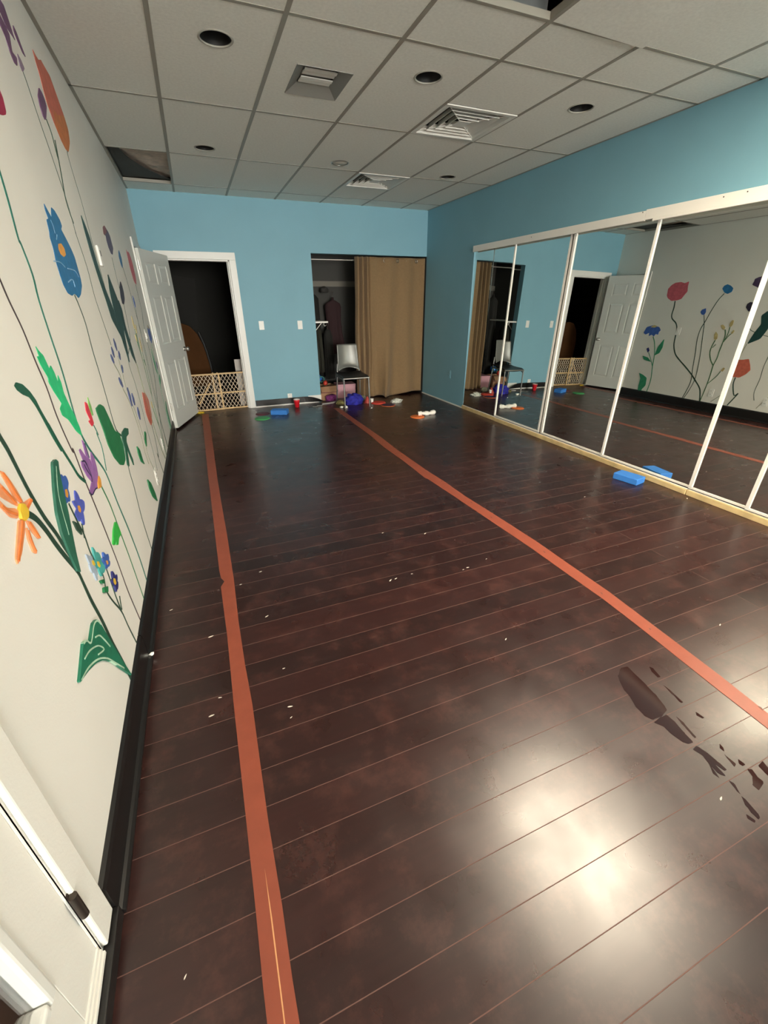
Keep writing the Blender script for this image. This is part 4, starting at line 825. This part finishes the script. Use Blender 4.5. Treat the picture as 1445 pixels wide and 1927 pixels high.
# ------------------------------------------------------------------ lattice gate in the doorway
gate = tag(empty('baby_gate', (0, 6.925, 0)), 'low wooden safety gate with white diamond lattice across the dark doorway', 'gate')
M['gate_wood'] = mat('pale_gate_wood', (0.62, 0.42, 0.20), 0.5, noise_amt=0.12, nscale=12)
M['lattice'] = mat('cream_plastic_lattice', (0.70, 0.58, 0.44), 0.5)
def gate_panel(x0, x1, y, parent):
    f = MB(); zt = 0.535; w = 0.022
    f.box(x0, x1, y - 0.008, y + 0.008, zt - w, zt).box(x0, x1, y - 0.008, y + 0.008, 0.004, 0.004 + w).box(x0, x0 + w, y - 0.008, y + 0.008, 0.004 + w, zt - w).box(x1 - w, x1, y - 0.008, y + 0.008, 0.004 + w, zt - w)
    f.box(x0 + w, x1 - w, y - 0.007, y + 0.007, 0.238, 0.258)
    f.build('panel_frame', M['gate_wood'], parent, 0.002)
    lt = MB(); p = 0.054; ht = 0.53; r = 0.0040; xa, xb, za, zb = x0 + .012, x1 - .012, 0.015, 0.525; sl = 1.55
    k = xa - (zb - za) / sl
    while k < xb:
        for s in (1, -1):
            # line x = k + (z-za)/sl , mirrored for s = -1
            z0 = max(za, za + (xa - k) * sl); z1 = min(zb, za + (xb - k) * sl)
            if z1 - z0 > 0.01:
                xA_, xB_ = k + (z0 - za) / sl, k + (z1 - za) / sl
                if s == -1: xA_, xB_ = xa + xb - xA_, xa + xb - xB_
                lt.tube([(xA_, y + 0.002 * s, z0), (xB_, y + 0.002 * s, z1)], r, 6)
        k += p
    lt.build('lattice', M['lattice'], parent)
gate_panel(0.205, 0.645, 0.0, gate); gate_panel(0.535, 1.005, 0.022, gate)
MB().tube([(0.30, 0.036, 0.10), (0.50, 0.036, 0.40)], 0.012, 8).build('lock_bar', M['gate_wood'], gate)
for x in (0.56, 0.62): MB().lathe([(0.010, 0), (0.010, 0.012)], 10, Matrix.Translation((x, 0.0, 0.535))).build('stud', M['gate_wood'], gate)
tag(MB().prism([(0.225, 6.845), (0.335, 6.80), (0.345, 6.835), (0.24, 6.872)], 0, 0.018).build('door_wedge', mat('yellow_plastic', (0.70, 0.47, 0.03), 0.5)), 'flat yellow strip on the floor at the foot of the open white door', 'door wedge')

# dark room beyond the gate
ch = tag(empty('armchair', (0.26, 7.62, 0)), 'tall rounded brown seat back with a black edge, in the dark room behind the gate', 'chair')
M['leather'] = mat('brown_leather', (0.065, 0.026, 0.008), 0.9, spec=0.15, noise_amt=0.15, nscale=5)
pr = [(-0.30, 0.38), (0.30, 0.38), (0.285, 0.62), (0.25, 0.86), (0.19, 1.04), (0.10, 1.15), (0.0, 1.19), (-0.14, 1.16), (-0.25, 1.02), (-0.30, 0.8)]
ck = chaikin(chaikin(pr)); Rx = Matrix.Rotation(math.pi / 2, 4, 'X')
MB().prism([(v.x, v.y) for v in ck], -0.06, 0.06, Rx).build('backrest', M['leather'], ch, 0.02, 3)
MB().tube(smooth_line([(0.315, 0.02, 0.36), (0.30, 0.02, 0.62), (0.265, 0.02, 0.87), (0.215, 0.02, 1.06)], 5), 0.022, 8).build('edge_rail', M['black'], ch)
MB().box(-0.32, 0.32, -0.10, 0.42, 0.26, 0.40).build('seat', M['leather'], ch, 0.03, 3)
for x in (-0.27, 0.27):
    for y in (-0.05, 0.37): MB().box(x - .03, x + .03, y - .03, y + .03, 0, 0.26).build('leg', M['black'], ch)
tag(MB().box(0.90, 1.06, 7.14, 7.155, 0.0, 0.69).build('foam_board', mat('white_board', (0.58, 0.53, 0.49), 0.7)), 'white board standing upright behind the gate, at the switch side of the doorway', 'board')
lb = MB().box(-0.45, 0.45, -0.02, 0.02, 0, 1.95).build('leaning_panel', mat('grey_board', (0.014, 0.0135, 0.011), 0.8)); lb.location = (-0.1, 9.1, 0); lb.rotation_euler = (-0.12, 0.14, 0.1)
tag(lb, 'large grey board leaning inside the dark room beyond the gate', 'board')

# ------------------------------------------------------------------ closet opening: rod, curtain, chair, contents
rod = tag(MB().tube([(2.142, 6.985, 2.018), (W - 0.002, 6.985, 2.022)], 0.009, 12).build('curtain_rod', M['steel']), 'thin metal curtain rod across the closet opening', 'curtain rod')
def curt(u, v):
    # u across, v down; gathered on the left, loose on the right, pulled in near the hem
    z = 2.062 - 2.050 * v
    if u < 0.34:
        s = u / 0.34; x = 2.812 + 0.225 * s - 0.05 * v * (1 - s) + 0.012 * math.sin(9 * v + 3 * s) * v
        d = 0.062 * math.sin(s * 2 * math.pi * 3.0 - 0.9 + 0.5 * v) * (1 - 0.12 * v)
    else:
        s = (u - 0.34) / 0.66; x = 3.037 + 0.925 * s
        top = (1 - v) ** 2
        d = 0.030 * math.sin(s * 2 * math.pi * 3.0 + 1.2) * (0.45 + 0.55 * top)
        d += 0.095 * v * math.exp(-((s - 0.28 - 0.05 * v) / 0.13) ** 2) - 0.08 * v * math.exp(-((s - 0.06) / 0.07) ** 2)
        d += 0.055 * v * math.sin(s * 2 * math.pi * 2.0 - 1.6 * v + 0.4) * math.exp(-((s - 0.6) / 0.35) ** 2)
        x += -0.13 * v ** 3 * math.exp(-((s - 0.40) / 0.20) ** 2) + 0.05 * v ** 3 * math.exp(-((s - 0.12) / 0.12) ** 2)
        z += 0.016 * v ** 8 * math.sin(s * 11) + 0.045 * v ** 10 * max(0, s - 0.55) / 0.45
    d += 0.004 * noise.noise(Vector((u * 14, v * 5, 2)))
    return (x, 6.905 - 0.75 * d - 0.08 * v ** 1.3 * math.exp(-((u - 0.5) / 0.25) ** 2), max(z, 0.004))
cur = tag(sheet(curt, 150, 60, 'curtain', M['curtain'], None, 0.003), 'brown curtain drawn to the right side of the closet opening', 'curtain')
for x in (3.28, 3.50, 3.66, 3.82):
    o_ = [(0.020, -0.003), (0.026, -0.003), (0.026, 0.003), (0.020, 0.003), (0.020, -0.003)]
    MB().lathe(o_, 20, Matrix.Translation((x, 6.90, 2.02)) @ Matrix.Rotation(math.pi / 2, 4, 'X') @ Matrix.Rotation(0.5, 4, 'Y'), False, False).build('grommet', M['steel'], cur)

# chair in front of the closet
M['seat_black'] = mat('black_vinyl_seat', (0.012, 0.012, 0.012), 0.4)
M['shell'] = mat('silver_plastic_shell', (0.17, 0.175, 0.165), 0.32, metal=0.3)
chair = tag(empty('stacking_chair', (2.545, 6.44, 0), 0.0), 'stacking chair with a silver grey back and black seat at the closet opening', 'chair')
def back(u, v):
    x = (u - 0.5) * (0.315 + 0.03 * v); bow = 0.035 * (1 - (2 * u - 1) ** 2)
    z = 0.880 - 0.375 * v + 0.045 * v ** 6 * math.cos((u - 0.5) * math.pi)
    return (x + 0.0 * v, 0.215 + bow - 0.05 * v + 0.02 * (v - .5) ** 2 - 0.035 * v ** 8, z)
b_ = sheet(back, 20, 16, 'backrest', M['shell'], chair, 0.008)
def seat(u, v):
    x = (u - 0.5) * 0.40; y = -0.19 + 0.40 * v
    return (x, y, 0.438 + 0.02 * (2 * u - 1) ** 2 - 0.02 * max(0, 0.15 - v) / 0.15 + 0.03 * v ** 4)
sheet(seat, 16, 16, 'seat', M['seat_black'], chair, 0.014)
MB().tube([(-0.205, -0.195, 0.432), (0.205, -0.195, 0.432)], 0.010, 10).build('seat_rail', M['steel'], chair)
M['chair_leg'] = mat('grey_steel_tube', (0.20, 0.20, 0.19), 0.35, metal=0.7)
for s in (-1, 1):
    MB().tube([(s * 0.195, -0.19, 0.43), (s * 0.20, -0.205, 0.0)], 0.011, 10).build('leg', M['chair_leg'], chair)
    MB().tube([(s * 0.17, 0.20, 0.60), (s * 0.185, 0.19, 0.43), (s * 0.20, 0.235, 0.0)], 0.011, 10).build('leg', M['chair_leg'], chair)
    MB().tube([(s * 0.195, -0.19, 0.425), (s * 0.19, 0.20, 0.425)], 0.010, 8).build('side_rail', M['chair_leg'], chair)
    MB().tube([(s * 0.197, -0.19, 0.385), (s * 0.197, -0.10, 0.425)], 0.007, 8).build('brace', M['chair_leg'], chair)

# boxes, tulle, balls on the closet floor
pb = tag(empty('storage_box', (2.635, 7.15, 0), -0.06), 'pink box on the floor under the chair', 'box')
M['pink_card'] = mat('pink_card', (0.68, 0.36, 0.42), 0.6)
MB().box(-0.16, 0.16, -0.13, 0.13, 0, 0.20).build('box_body', M['pink_card'], pb, 0.004); MB().box(-0.163, 0.163, -0.133, 0.133, 0.20, 0.222).build('lid', M['pink_card'], pb, 0.004)
M['card'] = mat('brown_cardboard', (0.36, 0.20, 0.11), 0.8, noise_amt=0.1)
cb = tag(empty('cardboard_box', (2.30, 7.10, 0), 0.06), 'brown cardboard box in the closet corner with purple netting spilling from it', 'box')
MB().box(-0.15, 0.13, -0.14, 0.14, 0, 0.012).box(-0.15, 0.13, -0.14, -0.13, 0.012, 0.22).box(-0.15, 0.13, 0.13, 0.14, 0.012, 0.22).box(-0.15, -0.14, -0.13, 0.13, 0.012, 0.22).box(0.12, 0.13, -0.13, 0.13, 0.012, 0.22).build('box_body', M['card'], cb)
MB().box(-0.15, 0.13, -0.001, 0.004, 0.0, 0.10, Matrix.Translation((0, -0.14, 0.215)) @ Matrix.Rotation(2.4, 4, 'X')).build('flap', M['card'], cb)
MB().box(-0.152, 0.132, -0.1425, -0.1405, 0.118, 0.128).build('tape_band', mat('maroon_band', (0.16, 0.03, 0.04), 0.6), cb)
def net(name, col, rough=0.85): return mat(name, col, rough, noise_amt=0.35, nscale=30, bump=0.6, bscale=70)
M['tutu_blue'] = net('royal_blue_net', (0.018, 0.018, 0.30)); M['net_purple'] = net('plum_net', (0.15, 0.02, 0.12)); M['net_olive'] = net('olive_net', (0.16, 0.14, 0.05))
tag(lump('tulle_bundle', M['tutu_blue'], (2.575, 6.51, 0.0), 0.145, (1.0, 0.75, 0.75), 4.2, 0.30, 2.4), 'royal blue net tutu heaped on the floor by the chair leg', 'tutu')
tag(lump('tulle_bundle', M['net_purple'], (2.315, 6.885, 0.0), 0.085, (1.1, 0.5, 0.85), 7.7, 0.3, 2.4), 'plum purple netting spilling in front of the cardboard box', 'tutu')
tag(lump('tulle_bundle', M['net_olive'], (2.37, 6.56, 0.0), 0.06, (1.1, 0.8, 0.75), 2.9, 0.3, 2.4), 'small olive green net bundle beside the blue tutu', 'tutu')
tag(lump('yarn_ball', mat('grey_green_wool', (0.34, 0.35, 0.27), 0.9, bump=0.5, bscale=90), (2.80, 6.72, 0.0), 0.06, (1, 1, 0.9), 1.3, 0.10, 3), 'round grey green wool ball next to the blue tutu', 'ball')
tag(MB().lathe([(0.058, 0.0), (0.056, 0.01), (0.030, 0.06), (0.012, 0.095), (0.004, 0.10)], 24, Matrix.Translation((2.80, 6.50, 0))).build('toy_cone', mat('dull_red_plastic', (0.46, 0.06, 0.045), 0.5)), 'small dull red cone on the floor between the tutu and the curtain', 'cone')
wc = tag(empty('paper_cup', (2.86, 6.44, 0)), 'small white cup on the floor before the curtain, beside the red cone', 'cup')
MB().lathe([(0.018, 0), (0.026, 0.07), (0.024, 0.07), (0.017, 0.004), (0.001, 0.004)], 20, None, True, False).build('cup_body', M['white_plastic'], wc)
MB().lathe([(0.0255, 0.067), (0.0275, 0.070), (0.0255, 0.073), (0.0255, 0.067)], 20, None, False, False).build('rim', M['white_plastic'], wc)
tag(lump('crumpled_tissue', M['white_cloth'], (2.318, 6.33, 0), 0.022, (1.2, 0.8, 0.7), 3.3, 0.3, 2, 3), 'small white crumpled tissue on the floor left of the chair leg', 'tissue')
tag(lump('crumpled_tissue', M['white_cloth'], (2.375, 6.29, 0), 0.024, (1.1, 0.8, 0.9), 5.1, 0.35, 2, 3), 'small white crumpled tissue on the floor right of the chair leg', 'tissue')
tag(lump('crumpled_tissue', M['white_cloth'], (2.722, 6.10, 0), 0.010, (1.1, 0.8, 0.8), 6.1, 0.3, 2, 3), 'tiny white scrap on the floor below the white cup', 'tissue')
tag(lump('plastic_bag', mat('pale_plastic_film', (0.55, 0.56, 0.50), 0.35), (3.24, 6.33, 0), 0.075, (1.25, 0.75, 0.55), 9.1, 0.45, 2.6), 'crumpled pale plastic bag on the floor in front of the curtain', 'bag')
tag(MB().prism([(2.10, 6.66), (2.30, 6.70), (2.42, 6.78), (2.40, 6.81), (2.28, 6.75), (2.10, 6.70)], 0.0, 0.012).build('plastic_strip', mat('grey_strip', (0.42, 0.40, 0.38), 0.5)), 'flat pale grey strip on the floor at the closet threshold', 'strip')
tag(MB().tube(smooth_line([(1.92, 6.56, .005), (1.97, 6.52, .006), (2.0, 6.58, .007), (2.06, 6.57, .006), (2.09, 6.63, .005)], 5), 0.005, 6).build('cord', mat('grey_cord', (0.33, 0.33, 0.31), 0.5)), 'short curled grey cord on the floor near the end of the black base strip', 'cord')
tag(lump('balloon', mat('blue_rubber', (0.03, 0.18, 0.60), 0.35), (2.225, 7.30, 0.24), 0.075, (0.9, 0.9, 0.8), 0.5, 0.05, 1, 4, False), 'blue balloon peeking out at the left edge of the closet', 'balloon')
tag(lump('toy_ball', mat('red_gloss', (0.52, 0.05, 0.03), 0.3), (2.275, 7.06, 0.22), 0.045, (0.8, 0.8, 0.9), 0.9, 0.04, 1, 4, False), 'small red ball on top of the cardboard box', 'ball')
tag(MB().lathe([(0.045 + 0.012 * math.cos(a), 0.012 * math.sin(a)) for a in [k * math.pi / 6 for k in range(13)]], 28, Matrix.Translation((2.25, 7.20, 0.30)) @ Matrix.Rotation(1.2, 4, 'X'), False, False).build('ring_toy', mat('teal_rubber', (0.03, 0.16, 0.15), 0.5)), 'teal ring behind the red ball in the closet', 'ring')

# small shelf on the closet side wall
shf = tag(empty('wall_shelf', (2.14, 7.20, 1.175), 0), 'small white shelf board on the side wall of the closet, above the dark clothes', 'shelf')
MB().box(0, 0.20, -0.30, 0.30, 0, 0.022).build('shelf_board', M['white_plastic'], shf, 0.002)
MB().tube([(0.01, -0.20, -0.12), (0.12, -0.20, -0.004)], 0.005, 8).build('bracket', M['steel'], shf)
MB().tube(smooth_line([(0.14, -0.27, 0.0), (0.14, -0.27, -0.03), (0.155, -0.27, -0.045), (0.175, -0.27, -0.03)], 5), 0.004, 8).build('hook', M['steel'], shf)
def garment(loc, rz, prof, m, label, seed):
    e = tag(empty('hanging_garment', loc, rz), label, 'clothes', 'clothes hanging in the closet'); n = 40
    vs = []; fs = []
    for k, (hw, d, z) in enumerate(prof):
        for q in range(n):
            a = 2 * math.pi * q / n; f = 1 + 0.24 * math.sin(a * 7 + seed + z * 2) * min(1, (prof[0][2] - z) * 2)
            vs.append((hw * math.cos(a), d * math.sin(a) * f, z))
    for k in range(len(prof) - 1):
        for q in range(n): fs.append((k * n + q, k * n + (q + 1) % n, (k + 1) * n + (q + 1) % n, (k + 1) * n + q))
    fs += [tuple(range(n)), tuple(range((len(prof) - 1) * n, len(prof) * n))]
    MB().add(vs, fs, True).build('cloth', m, e)
    zt = prof[0][2]
    MB().tube(smooth_line([(0, 0, zt - .02), (0, 0, zt + 0.05), (0.02, 0, zt + 0.075), (0, 0, zt + 0.09), (-0.018, 0, zt + .078)], 4), 0.003, 6).build('hanger_hook', M['darkmetal'], e)
M['coat_black'] = mat('black_cloth', (0.012, 0.012, 0.010), 0.9); M['coat_maroon'] = mat('maroon_cloth', (0.028, 0.010, 0.012), 0.9); M['coat_olive'] = mat('dark_olive_cloth', (0.022, 0.022, 0.014), 0.9)
garment((2.27, 7.52, 0), 0.0, [(0.018, .02, 1.62), (0.022, .03, 1.58), (0.06, .05, 1.56), (0.10, .08, 1.51), (0.105, .10, 1.2), (0.11, .10, 0.9), (0.11, .10, 0.28)], M['coat_black'], 'black garment hanging at the left side of the closet', 1)
garment((2.62, 7.56, 0), 0.0, [(0.018, .02, 1.53), (0.022, .025, 1.49), (0.06, .035, 1.475), (0.125, .05, 1.435), (0.14, .07, 1.38), (0.125, .08, 1.2), (0.14, .085, 1.0), (0.175, .09, 0.8), (0.20, .095, 0.66)], M['coat_maroon'], 'dark maroon garment hanging in the middle of the closet', 3)
garment((2.22, 7.12, 0), 0.0, [(0.02, .03, 1.10), (0.045, .10, 1.07), (0.05, .14, 1.0), (0.055, .15, 0.8), (0.06, .15, 0.65), (0.06, .15, 0.44)], M['coat_olive'], 'dark olive garment hanging under the small white shelf', 5)
garment((2.46, 7.40, 0), 0.0, [(0.02, .02, 1.06), (0.05, .03, 1.03), (0.075, .045, 0.95), (0.08, .05, 0.7), (0.085, .05, 0.5), (0.085, .05, 0.27)], M['coat_black'], 'short black garment hanging low just behind the chair', 2)
tag(lump('hat', mat('charcoal_felt', (0.035, 0.033, 0.03), 0.9), (2.50, 7.60, 1.60), 0.07, (1, 0.9, 0.9), 2.2, 0.08, 1.2), 'charcoal hat hanging above the maroon garment', 'hat')

# dim light in the hall beyond the glass door
hl = tag(empty('hall_light', (-1.4, 0.3, H)), 'lit round ceiling light in the hall beyond the glass door, out of view', 'ceiling light')
MB().lathe([(0.14, 0.0), (0.14, -0.03), (0.10, -0.06), (0.01, -0.07)], 24, None, True, False).build('shade', mat('hall_lamp_glow', (0.9, 0.85, 0.75), 0.5, emit=(1.0, 0.86, 0.66), estr=14.0), hl)
tag(lump('shoulder_bag', M['black'], (-0.72, 0.44, 0), 0.2, (1.2, 0.8, 0.6), 5.5, 0.1, 1.5), 'dark rounded bag on the hall floor seen through the glass door', 'bag')
